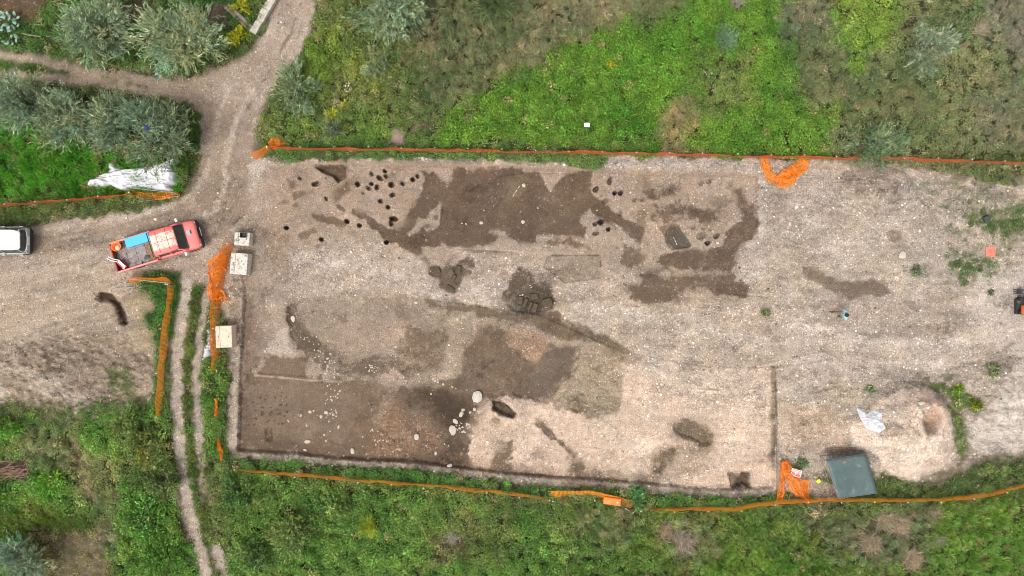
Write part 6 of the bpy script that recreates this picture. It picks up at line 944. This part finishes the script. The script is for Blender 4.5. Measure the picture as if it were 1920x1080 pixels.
# ------------------------------------------------------------------ vehicles
def wheel(t, x, y, r=.36, w=.22, side=1):
    e = MB().lathe([(r * .62, -w / 2), (r * .93, -w / 2), (r, -w * .3), (r, w * .3), (r * .93, w / 2), (r * .62, w / 2)], 'Y', (x, y, r), 28).build('wheel', M['black'], t, smooth=True)
    MB().lathe([(0, .02 * side), (r * .22, .05 * side), (r * .5, .0), (r * .62, w * .42 * side), (r * .62, -w * .4 * side), (0, -w * .4 * side)], 'Y', (x, y, r), 20).build('rim', M['steel'], e, smooth=True)
def sect(x, pts):
    """closed cross-section at x from the right-hand half outline (y, z) bottom to top"""
    return [(x, y, z) for y, z in pts] + [(x, -y, z) for y, z in reversed(pts)]
def pickup():
    rear = Vector((-22.85, 1.71, 0)); a = R(17); ctr = rear + Vector((math.cos(a), math.sin(a), 0)) * 2.5; ctr.z = zat(ctr.x, ctr.y) + .02
    t = empty('pickup_truck', ctr, a, label='faded red pickup truck with a blue box on its open bed', cat='pickup truck'); X = lambda u: u - 2.5
    # lower cab and bonnet
    m = MB(); rings = []
    for u, hw, zb, zt, tw in ((2.50, .80, .42, 1.06, .78), (2.9, .83, .36, 1.08, .80), (3.7, .84, .36, 1.08, .80), (4.22, .84, .40, 1.07, .79), (4.34, .84, .42, 1.03, .78), (4.6, .83, .44, .98, .76), (4.84, .81, .46, .92, .72), (4.96, .74, .50, .80, .62)):
        rings.append(sect(X(u), [(hw * .86, zb), (hw, zb + .14), (hw, zt - .16), (tw, zt - .03), (tw * .6, zt)]))
    m.loft(rings).build('body', M['red'], t, smooth=True)
    # cabin pillars + roof
    m = MB(); m.loft([sect(X(2.62), [(.70, 1.60), (.66, 1.66), (.4, 1.69)]), sect(X(2.8), [(.73, 1.60), (.69, 1.685), (.4, 1.72)]), sect(X(3.5), [(.73, 1.60), (.69, 1.685), (.4, 1.72)]), sect(X(3.95), [(.70, 1.57), (.66, 1.645), (.4, 1.68)]), sect(X(3.99), [(.68, 1.555), (.64, 1.60), (.4, 1.63)])])
    roof = m.build('roof', M['roof_red'], t, smooth=True)
    for u in (2.98, 3.55): MB().box((X(u), 0, 1.718), (.022, 1.2, .014)).build('rib', M['red_dk'], roof)
    for y in (-.42, -.02, .36): MB().box((X(3.33), y, 1.716 - abs(y) * .03), (1.15, .02, .016)).build('rib', M['red_dk'], roof)
    for s_ in (-1, 1):
        for (u0, z0, u1, z1) in ((2.60, 1.0, 2.66, 1.62), (3.42, 1.0, 3.40, 1.62), (4.30, 1.03, 3.94, 1.60)): MB().tube([(X(u0), s_ * .785, z0), (X(u1), s_ * .70, z1)], .035, 6).build('pillar', M['red'], t, smooth=True)
        MB().add([(X(2.68), s_ * .76, 1.08), (X(3.38), s_ * .76, 1.08), (X(3.38), s_ * .69, 1.60), (X(2.70), s_ * .69, 1.60)], [(0, 1, 2, 3)]).build('side_window', M['glass'], t)
        d = MB().add([(X(3.46), s_ * .76, 1.08), (X(4.20), s_ * .76, 1.06), (X(3.94), s_ * .69, 1.56), (X(3.44), s_ * .69, 1.60)], [(0, 1, 2, 3)]).build('side_window', M['glass'], t)
        dr = MB().box((X(3.80), s_ * .842, .76), (.80, .02, .56)).build('door', M['red'], t, bevel=.008); MB().box((X(3.5), s_ * .862, .9), (.16, .025, .035)).build('handle', M['trim'], dr)
        mi = MB().box((X(4.12), s_ * 1.0, 1.12), (.12, .2, .17)).build('mirror', M['cap'], t, bevel=.03); MB().tube([(X(4.12), s_ * .84, 1.06), (X(4.12), s_ * .95, 1.10)], .015, 6).build('mirror_arm', M['trim'], mi)
        hl = MB().box((X(4.93), s_ * .56, .70), (.06, .30, .15)).build('headlight', M['cap'], t, bevel=.02)
        MB().box((X(4.40), s_ * .86, .66), (.9, .05, .10)).build('wheel_arch', M['red_dk'], t, bevel=.02); MB().box((X(1.0), s_ * .87, .70), (.95, .05, .10)).build('wheel_arch', M['red_dk'], t, bevel=.02); MB().box((X(1.0), s_ * .70, .70), (.78, .25, .12)).build('inner_arch', M['bed'], t, bevel=.02)
        wheel(t, X(4.30), s_ * .72, side=s_); wheel(t, X(1.0), s_ * .72, side=s_)
    ws = MB().add([(X(4.30), .70, 1.07), (X(4.30), -.70, 1.07), (X(3.97), -.63, 1.60), (X(3.97), .63, 1.60)], [(0, 1, 2, 3)]).build('windscreen', M['glass'], t)
    for y in (-.36, .14): MB().tube([(X(4.29), y, 1.085), (X(4.20), y + .32, 1.23)], .009, 5).build('wiper', M['trim'], ws)
    MB().box((X(4.33), 0, 1.055), (.05, 1.42, .03)).build('cowl', M['trim'], t)
    MB().box((X(4.15), 0, 1.1), (.16, 1.2, .04)).build('dashboard', M['trim'], t); 
    for y in (-.36, .36): MB().box((X(3.30), y, .95), (.45, .5, .2)).box((X(3.05), y, 1.2), (.14, .48, .5)).build('seat', M['trim'], t, bevel=.04)
    MB().add([(X(2.60), .66, 1.12), (X(2.60), -.66, 1.12), (X(2.64), -.62, 1.56), (X(2.64), .62, 1.56)], [(0, 1, 2, 3)]).build('rear_window', M['glass'], t)
    sc_ = MB().loft([[(X(4.42), -.02, .99), (X(4.42), .32, .99), (X(4.68), .30, .945), (X(4.68), 0, .945)], [(X(4.44), 0, 1.035), (X(4.44), .30, 1.035), (X(4.68), .29, .995), (X(4.68), .01, .995)]]).build('bonnet_scoop', M['grey_and_shade'], t, bevel=.01); MB().box((X(4.66), .15, .998), (.06, .2, .012)).build('scoop_slot', M['trim'], sc_)
    MB().loft([sect(X(4.93), [(.84, .36), (.87, .44), (.86, .58), (.8, .62)]), sect(X(5.03), [(.70, .36), (.74, .44), (.73, .57), (.66, .61)])]).build('front_bumper', M['trim'], t, smooth=False, bevel=.012); MB().box((X(5.04), .1, .48), (.015, .5, .11)).build('number_plate', M['cap'], t)
    MB().box((X(4.965), 0, .70), (.03, .62, .14)).build('grille', M['trim'], t)
    # open bed
    MB().box((X(1.24), 0, .60), (2.36, 1.6, .10)).box((X(1.24), 0, .47), (2.3, .9, .14)).build('bed_frame', M['red_dk'], t)
    for i in range(4):
        for j in range(3): MB().box((X(.36 + i * .57), -.50 + j * .50, .663), (.55, .485, .02 + .003 * ((i + j) % 2))).build('floor_panel', M['rust' if i == 3 and j < 2 else 'bed'], t)
    for s_ in (-1, 1): MB().box((X(1.24), s_ * .845, .82), (2.38, .05, .42)).box((X(1.24), s_ * .85, 1.04), (2.40, .085, .03)).build('bed_side', M['red'], t, bevel=.008)
    tg = MB().box((X(.03), 0, .82), (.05, 1.64, .42)).box((X(.03), 0, 1.04), (.07, 1.66, .03)).build('tailgate', M['red_dk'], t, bevel=.008)
    MB().box((X(2.45), 0, .82), (.05, 1.64, .44)).build('headboard', M['red_dk'], t, bevel=.008)
    MB().tube([(X(2.50), .74, 1.05), (X(2.50), .70, 1.66), (X(2.50), -.70, 1.66), (X(2.50), -.74, 1.05)], .028, 7).build('roll_bar', M['dsteel'], t, smooth=True)
    MB().box((X(-.04), 0, .5), (.10, 1.5, .14)).build('rear_bumper', M['trim'], t, bevel=.02)
    # load on the bed: separate things
    Mx = Matrix.Translation(ctr) @ Matrix.Rotation(a, 4, 'Z')
    b = empty('blue_box', Mx @ Vector((X(1.66), .585, .675)), a, label='long sky blue box with a flat lid on the pickup bed', cat='box'); MB().box((0, 0, .20), (1.36, .48, .40)).build('body', M['blue'], b, bevel=.02); MB().box((0, 0, .425), (1.40, .52, .05)).build('lid', M['blue'], b, bevel=.015)
    for x in (-.4, .4): MB().box((x, -.265, .38), (.08, .02, .08)).build('latch', M['steel'], b)
    b = empty('orange_bucket', Mx @ Vector((X(.36), .60, .675)), a, label='orange bucket with a pale rag at the rear of the pickup bed', cat='bucket'); b.scale = (1.3, 1.3, 1.1); MB().lathe([(0, 0), (.16, 0), (.215, .34), (.225, .34), (.225, .36), (.2, .36), (.15, .03), (0, .03)], 'Z', (0, 0, 0), 18).build('body', M['orange'], b, smooth=True)
    MB().lathe([(0, .28), (.12, .3), (.1, .38), (0, .42)], 'Z', (.05, -.08, 0), 8).build('rag', M['conc_warm'], b, smooth=True)
    b = empty('red_fuel_can', Mx @ Vector((X(.34), -.48, .675)), a + .55, label='red and white machine with pale handles at the pickup tailgate', cat='machine'); b.scale = (1.45, 1.25, 1.1); MB().box((0, 0, .16), (.2, .5, .32)).build('body', M['redgl'], b, bevel=.05); MB().box((.03, -.02, .34), (.1, .4, .05)).build('cover', M['cap'], b, bevel=.02)
    for y in (.0, .09): MB().tube([(-.02 + y, .2, .3), (-.12 + y, .42, .46), (-.16 + y, .62, .5)], .02, 6).build('handle', M['cap'], b)
    MB().lathe([(0, 0), (.04, 0), (.04, .04), (0, .04)], 'Z', (-.04, -.2, .32), 10).build('filler_cap', M['cap'], b)
    MB().add([(-.2, -.06, .0), (-.08, -.13, .03), (.04, -.08, .06), (.2, -.12, .01), (.16, .02, .05), (.22, .1, .02), (.05, .07, .08), (-.06, .14, .02), (-.12, .04, .06)], [(0, 1, 2, 8), (2, 3, 4, 6), (4, 5, 6), (6, 7, 8), (2, 6, 8)]).build('dark_rag', M['darkbox'], None, Mx @ Vector((X(1.72), -.46, .682)), (0, 0, .3), smooth=True, label='dark rag lying on the grey pickup bed', cat='rag')
    for q in (.28, .34): MB().tube([Mx @ Vector((X(1.9), q, .72)), Mx @ Vector((X(2.4), q - .1, .95))], .015, 6).build('pole', M['wood'], None, label='pale pole leaning in the pickup bed %s' % ('close to the blue box' if q > .3 else 'away from the blue box'), cat='pole', group='poles in the pickup bed')
def roof_red():
    m, nt, b = new_mat('sun_bleached_red_roof'); ln = nt.links.new; tc = N(nt, 'TexCoord'); n1 = N(nt, 'TexNoise', Scale=2.2, Detail=6, Roughness=.7); n2 = N(nt, 'TexNoise', Scale=11, Detail=5, Roughness=.7)
    ln(tc.outputs['Object'], n1.inputs['Vector']); ln(tc.outputs['Object'], n2.inputs['Vector'])
    sp = N(nt, 'SeparateXYZ'); ln(tc.outputs['Object'], sp.inputs[0]); ay = math_(nt, 'ABSOLUTE', sp.outputs[1]); edge = ramp(nt, ay, .40, .62, .12, -.4)
    f = math_(nt, 'ADD', math_(nt, 'ADD', math_(nt, 'MULTIPLY', n1.outputs['Fac'], .5), math_(nt, 'MULTIPLY', n2.outputs['Fac'], .5)), edge)
    c = mixc(nt, ramp(nt, f, .5, .64), tuple(s2l((226, 108, 102))), tuple(s2l((232, 192, 174)))); ln(c, b.inputs['Base Color']); b.inputs['Roughness'].default_value = .6; return m
M['roof_red'] = roof_red()
pickup()
def car():
    back = W(60, 452, .5); t = empty('white_car', (back.x - 1.85, back.y, zat(back.x, back.y) + .02), label='white hatchback parked at the west edge, tail towards the pickup', cat='car')
    X = lambda u: 1.85 - u       # u = distance from the tail
    m = MB(); rings = []
    for u, hw, zb, zt in ((.03, .62, .45, .86), (.10, .72, .36, .90), (.3, .78, .30, .92), (1.2, .80, .26, .93), (2.6, .80, .26, .93), (3.2, .78, .30, .90), (3.55, .70, .36, .78), (3.68, .58, .42, .66)):
        rings.append(sect(X(u), [(hw * .9, zb), (hw, zb + .16), (hw, zt - .2), (hw * .95, zt - .04), (hw * .6, zt)]))
    m.loft(rings).build('body', M['grey_and_shade'], t, smooth=True)  # white body coloured grey for the shade on its sides
    roof = MB().loft([sect(X(.10), [(.44, 1.40), (.46, 1.44), (.3, 1.455)]), sect(X(.18), [(.53, 1.42), (.53, 1.47), (.3, 1.495)]), sect(X(.5), [(.565, 1.44), (.55, 1.50), (.3, 1.525)]), sect(X(1.5), [(.57, 1.45), (.55, 1.52), (.3, 1.545)]), sect(X(2.2), [(.54, 1.42), (.52, 1.48), (.3, 1.50)])]).build('roof', M['white'], t, smooth=True)
    for s_ in (-1, 1):
        MB().tube([(X(.35), s_ * .55, 1.53), (X(.5), s_ * .56, 1.565), (X(1.9), s_ * .56, 1.565), (X(2.05), s_ * .54, 1.52)], .018, 6).build('roof_rail', M['cap'], roof)
        MB().add([(X(.22), s_ * .71, .93), (X(2.75), s_ * .75, .93), (X(2.15), s_ * .57, 1.42), (X(.26), s_ * .56, 1.42)], [(0, 1, 2, 3)]).build('side_window', M['glass'], t)
        for u0, u1 in ((.1, .16), (1.25, 1.25), (2.78, 2.18)): MB().tube([(X(u0), s_ * .735, .90), (X(u1), s_ * .565, 1.45)], .035, 6).build('pillar', M['grey_and_shade'], t)
        for u in (.72, 1.75): dr = MB().box((X(u), s_ * .805, .62), (.92, .018, .5)).build('door', M['grey_and_shade'], t, bevel=.006); MB().box((X(u - .3), s_ * .825, .82), (.18, .025, .035)).build('handle', M['white'], dr)
        MB().box((X(2.55), s_ * .93, .98), (.12, .2, .14)).build('mirror', M['white'], t, bevel=.03); MB().box((X(.07), s_ * .66, .80), (.10, .12, .30)).build('tail_light', M['grey_and_shade'], t, bevel=.02); MB().box((X(3.56), s_ * .55, .66), (.12, .26, .14)).build('headlight', M['cap'], t, bevel=.03)
        wheel(t, X(.62), s_ * .69, .31, .18, s_); wheel(t, X(2.92), s_ * .69, .31, .18, s_)
    n = 9; top = [(X(.115 + .06 * (abs(k / (n - 1) * 2 - 1) ** 3)), -.46 + .92 * k / (n - 1), 1.40) for k in range(n)]; bot = [(X(.02 + .10 * (abs(k / (n - 1) * 2 - 1) ** 3)), -.60 + 1.2 * k / (n - 1), .96) for k in range(n)]
    rw = MB().add(bot + top, [(k, k + 1, n + k + 1, n + k) for k in range(n - 1)]).build('rear_window', M['glass'], t, smooth=True); MB().tube([(X(.0), .0, 1.0), (X(.05), .3, 1.12)], .01, 5).build('wiper', M['trim'], rw)
    MB().tube([(X(.0 + .10 * (abs(k / 8 * 2 - 1) ** 3)), -.62 + 1.24 * k / 8, .935) for k in range(9)], .03, 6).build('window_sill_trim', M['white'], t, smooth=True)
    MB().loft([sect(X(-.02), [(.52, .36), (.56, .42), (.56, .56), (.5, .60)]), sect(X(.08), [(.70, .32), (.74, .40), (.74, .58), (.68, .63)])]).build('rear_bumper', M['trim'], t, bevel=.015)
    MB().add([(X(2.85), .64, .95), (X(2.85), -.64, .95), (X(2.25), -.50, 1.44), (X(2.25), .50, 1.44)], [(0, 1, 2, 3)]).build('windscreen', M['glass'], t)
    MB().box((X(.0), 0, .78), (.02, .5, .11)).build('number_plate', M['cap'], t); MB().lathe([(0, 0), (.03, 0), (.02, .03), (0, .04)], 'Z', (X(.5), 0, 1.535), 8).build('antenna_base', M['black'], roof); MB().tube([(X(.5), 0, 1.55), (X(.28), 0, 1.80)], .006, 5).build('antenna', M['black'], roof)
car()
def excavator():
    p = W(1920, 573); t = empty('mini_excavator', (30.02, p.y, zat(29.4, p.y)), label='orange mini excavator at the east edge with its bucket to the west', cat='excavator')
    for s_ in (-1, 1):
        m = MB().box((.12, s_ * .40, .22), (1.3, .22, .40)).build('track', M['black'], t, bevel=.1, seg=3)
        for k in range(10): MB().box((-.4 + k * .113, s_ * .40, .425), (.05, .225, .02)).build('track_shoe', M['dsteel'], m)
    MB().box((-.60, -.05, .16), (.05, .86, .24)).box((-.5, -.05, .16), (.2, .3, .07)).build('dozer_blade', M['dsteel'], t, bevel=.012)
    MB().box((.3, -.22, .62), (1.5, .5, .5)).build('body', M['machine'], t, bevel=.06, smooth=True); MB().box((.55, 0, .98), (.4, .9, .34)).build('engine_cover', M['machine'], t, bevel=.06, smooth=True); MB().box((.2, -.1, .98), (.4, .4, .12)).box((.38, -.1, 1.2), (.1, .4, .36)).build('seat', M['black'], t, bevel=.03)
    for x, y in ((0, -.42), (0, .42), (.75, -.42), (.75, .42)): MB().tube([(x, y, .85), (x, y, 2.0)], .025, 6).build('cab_post', M['dsteel'], t)
    MB().box((.38, 0, 2.03), (.85, .95, .05)).build('canopy_roof', M['machine'], t, bevel=.02)
    bm_ = MB().tube([(.25, .25, .8), (.1, .5, 1.1), (-.12, .68, .95)], [.07, .075, .05], 6).build('boom', M['grey_and_shade'], t); MB().tube([(.15, .28, .9), (.05, .5, 1.0)], .03, 6).build('ram', M['steel'], bm_)
    MB().tube([(-.12, .68, .98), (-.26, .76, .6), (-.3, .8, .35)], [.055, .05, .045], 6).build('arm', M['grey_and_shade'], t)
    bk = MB().loft([[(-.26, .66, .36), (-.26, .96, .36), (-.22, .96, .1), (-.22, .66, .1)], [(-.44, .66, .34), (-.44, .96, .34), (-.38, .96, .06), (-.38, .66, .06)], [(-.52, .68, .18), (-.52, .94, .18), (-.48, .94, .05), (-.48, .68, .05)]]).build('bucket', M['dsteel'], t, bevel=.012)
    for y in (.69, .81, .93): MB().box((-.6, y, .09), (.18, .04, .04)).build('tooth', M['dsteel'], bk)
excavator()

# ------------------------------------------------------------------ the person walking across the yard
def skin_mesh(name, verts, edges, radii, mat, parent, root=0, sub=2):
    me = bpy.data.meshes.new(name); me.from_pydata(verts, edges, []); o = link(name, me, parent); md = o.modifiers.new('skin', 'SKIN'); md.use_smooth_shade = True
    for i, v in enumerate(me.skin_vertices[0].data):
        v.radius = radii[i] if isinstance(radii[i], tuple) else (radii[i], radii[i]); v.use_root = i == root
    s_ = o.modifiers.new('sub', 'SUBSURF'); s_.levels = sub; s_.render_levels = sub; me.materials.append(mat); return o
def person():
    p = W(1566, 589); t = empty('person', (p.x + .08, p.y, zat(p.x, p.y)), math.pi, label='person in pale teal shirt and grey trousers holding a red pole', cat='person')
    # local: x forward, y left; right hand (-y) carries the pole, left foot trails
    J = dict(pel=(0, 0, .95), wai=(.02, 0, 1.12), che=(.06, 0, 1.34), nek=(.09, 0, 1.50), hed=(.12, 0, 1.60), top=(.13, 0, 1.72), lsh=(.05, .19, 1.42), lel=(-.06, .29, 1.16), lwr=(.10, .33, .95), rsh=(.05, -.19, 1.42), rel=(.06, -.33, 1.18), rwr=(.26, -.36, 1.08), lhp=(0, .095, .93), lkn=(-.02, .11, .50), lan=(-.22, .12, .10), rhp=(0, -.095, .93), rkn=(.14, -.11, .51), ran=(.18, -.12, .08))
    k = list(J); E_ = [('pel', 'wai'), ('wai', 'che'), ('che', 'nek'), ('nek', 'hed'), ('hed', 'top'), ('che', 'lsh'), ('lsh', 'lel'), ('lel', 'lwr'), ('che', 'rsh'), ('rsh', 'rel'), ('rel', 'rwr'), ('pel', 'lhp'), ('lhp', 'lkn'), ('lkn', 'lan'), ('pel', 'rhp'), ('rhp', 'rkn'), ('rkn', 'ran')]
    rad = dict(pel=(.15, .11), wai=(.13, .10), che=(.15, .105), nek=.052, hed=.088, top=.07, lsh=.06, lel=.042, lwr=.03, rsh=.06, rel=.042, rwr=.03, lhp=.085, lkn=.058, lan=.04, rhp=.085, rkn=.058, ran=.04)
    skin_mesh('body', [J[q] for q in k], [(k.index(a), k.index(b)) for a, b in E_], [rad[q] for q in k], M['skin'], t)
    def sub(name, keys, edges, mat, grow, over={}): skin_mesh(name, [over.get(q, J[q]) for q in keys], [(keys.index(a), keys.index(b)) for a, b in edges], [tuple(r + grow for r in (rad[q] if isinstance(rad[q], tuple) else (rad[q],) * 2)) for q in keys], mat, t)
    sub('shirt', ['pel', 'wai', 'che', 'nek', 'lsh', 'lel', 'rsh', 'rel'], [('pel', 'wai'), ('wai', 'che'), ('che', 'nek'), ('che', 'lsh'), ('lsh', 'lel'), ('che', 'rsh'), ('rsh', 'rel')], M['shirt'], .045, {'nek': (.08, 0, 1.455), 'lel': (-.05, .28, 1.2), 'rel': (.06, -.31, 1.22)})
    sub('trousers', ['pel', 'lhp', 'lkn', 'lan', 'rhp', 'rkn', 'ran'], [('pel', 'lhp'), ('lhp', 'lkn'), ('lkn', 'lan'), ('pel', 'rhp'), ('rhp', 'rkn'), ('rkn', 'ran')], M['trouser'], .016)
    MB().lathe([(.0, 1.80), (.07, 1.79), (.105, 1.73), (.108, 1.66), (.09, 1.60), (.07, 1.59), (0, 1.63)], 'Z', (.105, 0, 0), 16).build('hair', M['hair'], t, smooth=True)
    for y in (-.035, .035): MB().lathe([(0, 0), (.012, 0), (.010, .008), (0, .010)], 'X', (.205, y, 1.645), 8).build('eye', M['hair'], t)
    MB().loft([[(.20, -.012, 1.60), (.20, .012, 1.60), (.20, .006, 1.65), (.20, -.006, 1.65)], [(.232, -.008, 1.60), (.232, .008, 1.60), (.21, .003, 1.645), (.21, -.003, 1.645)]]).build('nose', M['skin'], t); MB().box((.205, 0, 1.565), (.012, .045, .012)).build('mouth', M['mark'], t)
    for y in (-.1, .1): MB().box((.11, y, 1.63), (.04, .018, .06)).build('ear', M['skin'], t, bevel=.006)
    for (x, y, z), rl, nm in ((J['lwr'], 1, 'l'), (J['rwr'], -1, 'r')):
        v = [(x, y, z), (x + .05, y, z - .05)]; e = [(0, 1)]; rr = [.028, .034]
        for f_, (dy, ln_) in enumerate(((-.03, .06), (-.01, .07), (.01, .066), (.03, .05))):
            a = len(v); v += [(x + .07, y + dy, z - .075), (x + .07 + ln_ * .6, y + dy, z - .11), (x + .06 + ln_ * .4, y + dy, z - .15)]; e += [(1, a), (a, a + 1), (a + 1, a + 2)]; rr += [.010, .009, .008]
        a = len(v); v += [(x + .05, y - rl * .035, z - .04), (x + .09, y - rl * .05, z - .07)]; e += [(1, a), (a, a + 1)]; rr += [.012, .010]
        skin_mesh('hand', v, e, rr, M['skin'], t, sub=1)
    for (x, y, z) in (J['lan'], J['ran']): MB().loft([[(x - .09, y - .035, .0), (x - .09, y + .035, .0), (x - .08, y + .03, .09), (x - .08, y - .03, .09)], [(x + .04, y - .045, .0), (x + .04, y + .045, .0), (x + .03, y + .035, .10), (x + .03, y - .035, .10)], [(x + .17, y - .04, .0), (x + .17, y + .04, .0), (x + .16, y + .03, .045), (x + .16, y - .03, .045)]]).build('shoe', M['shoe'], t, bevel=.012)
    c, s_ = -1, -1; w = Vector(t.location); h = w + Vector((-(J['rwr'][0] + .08), -J['rwr'][1], J['rwr'][2] - .10))
    MB().tube([h + Vector((.12, 0, .04)), h + Vector((-.62, -.02, -.12))], .014, 7).build('pole', M['pole'], None, label='thin red pole in the hand of the person', cat='pole')
person()
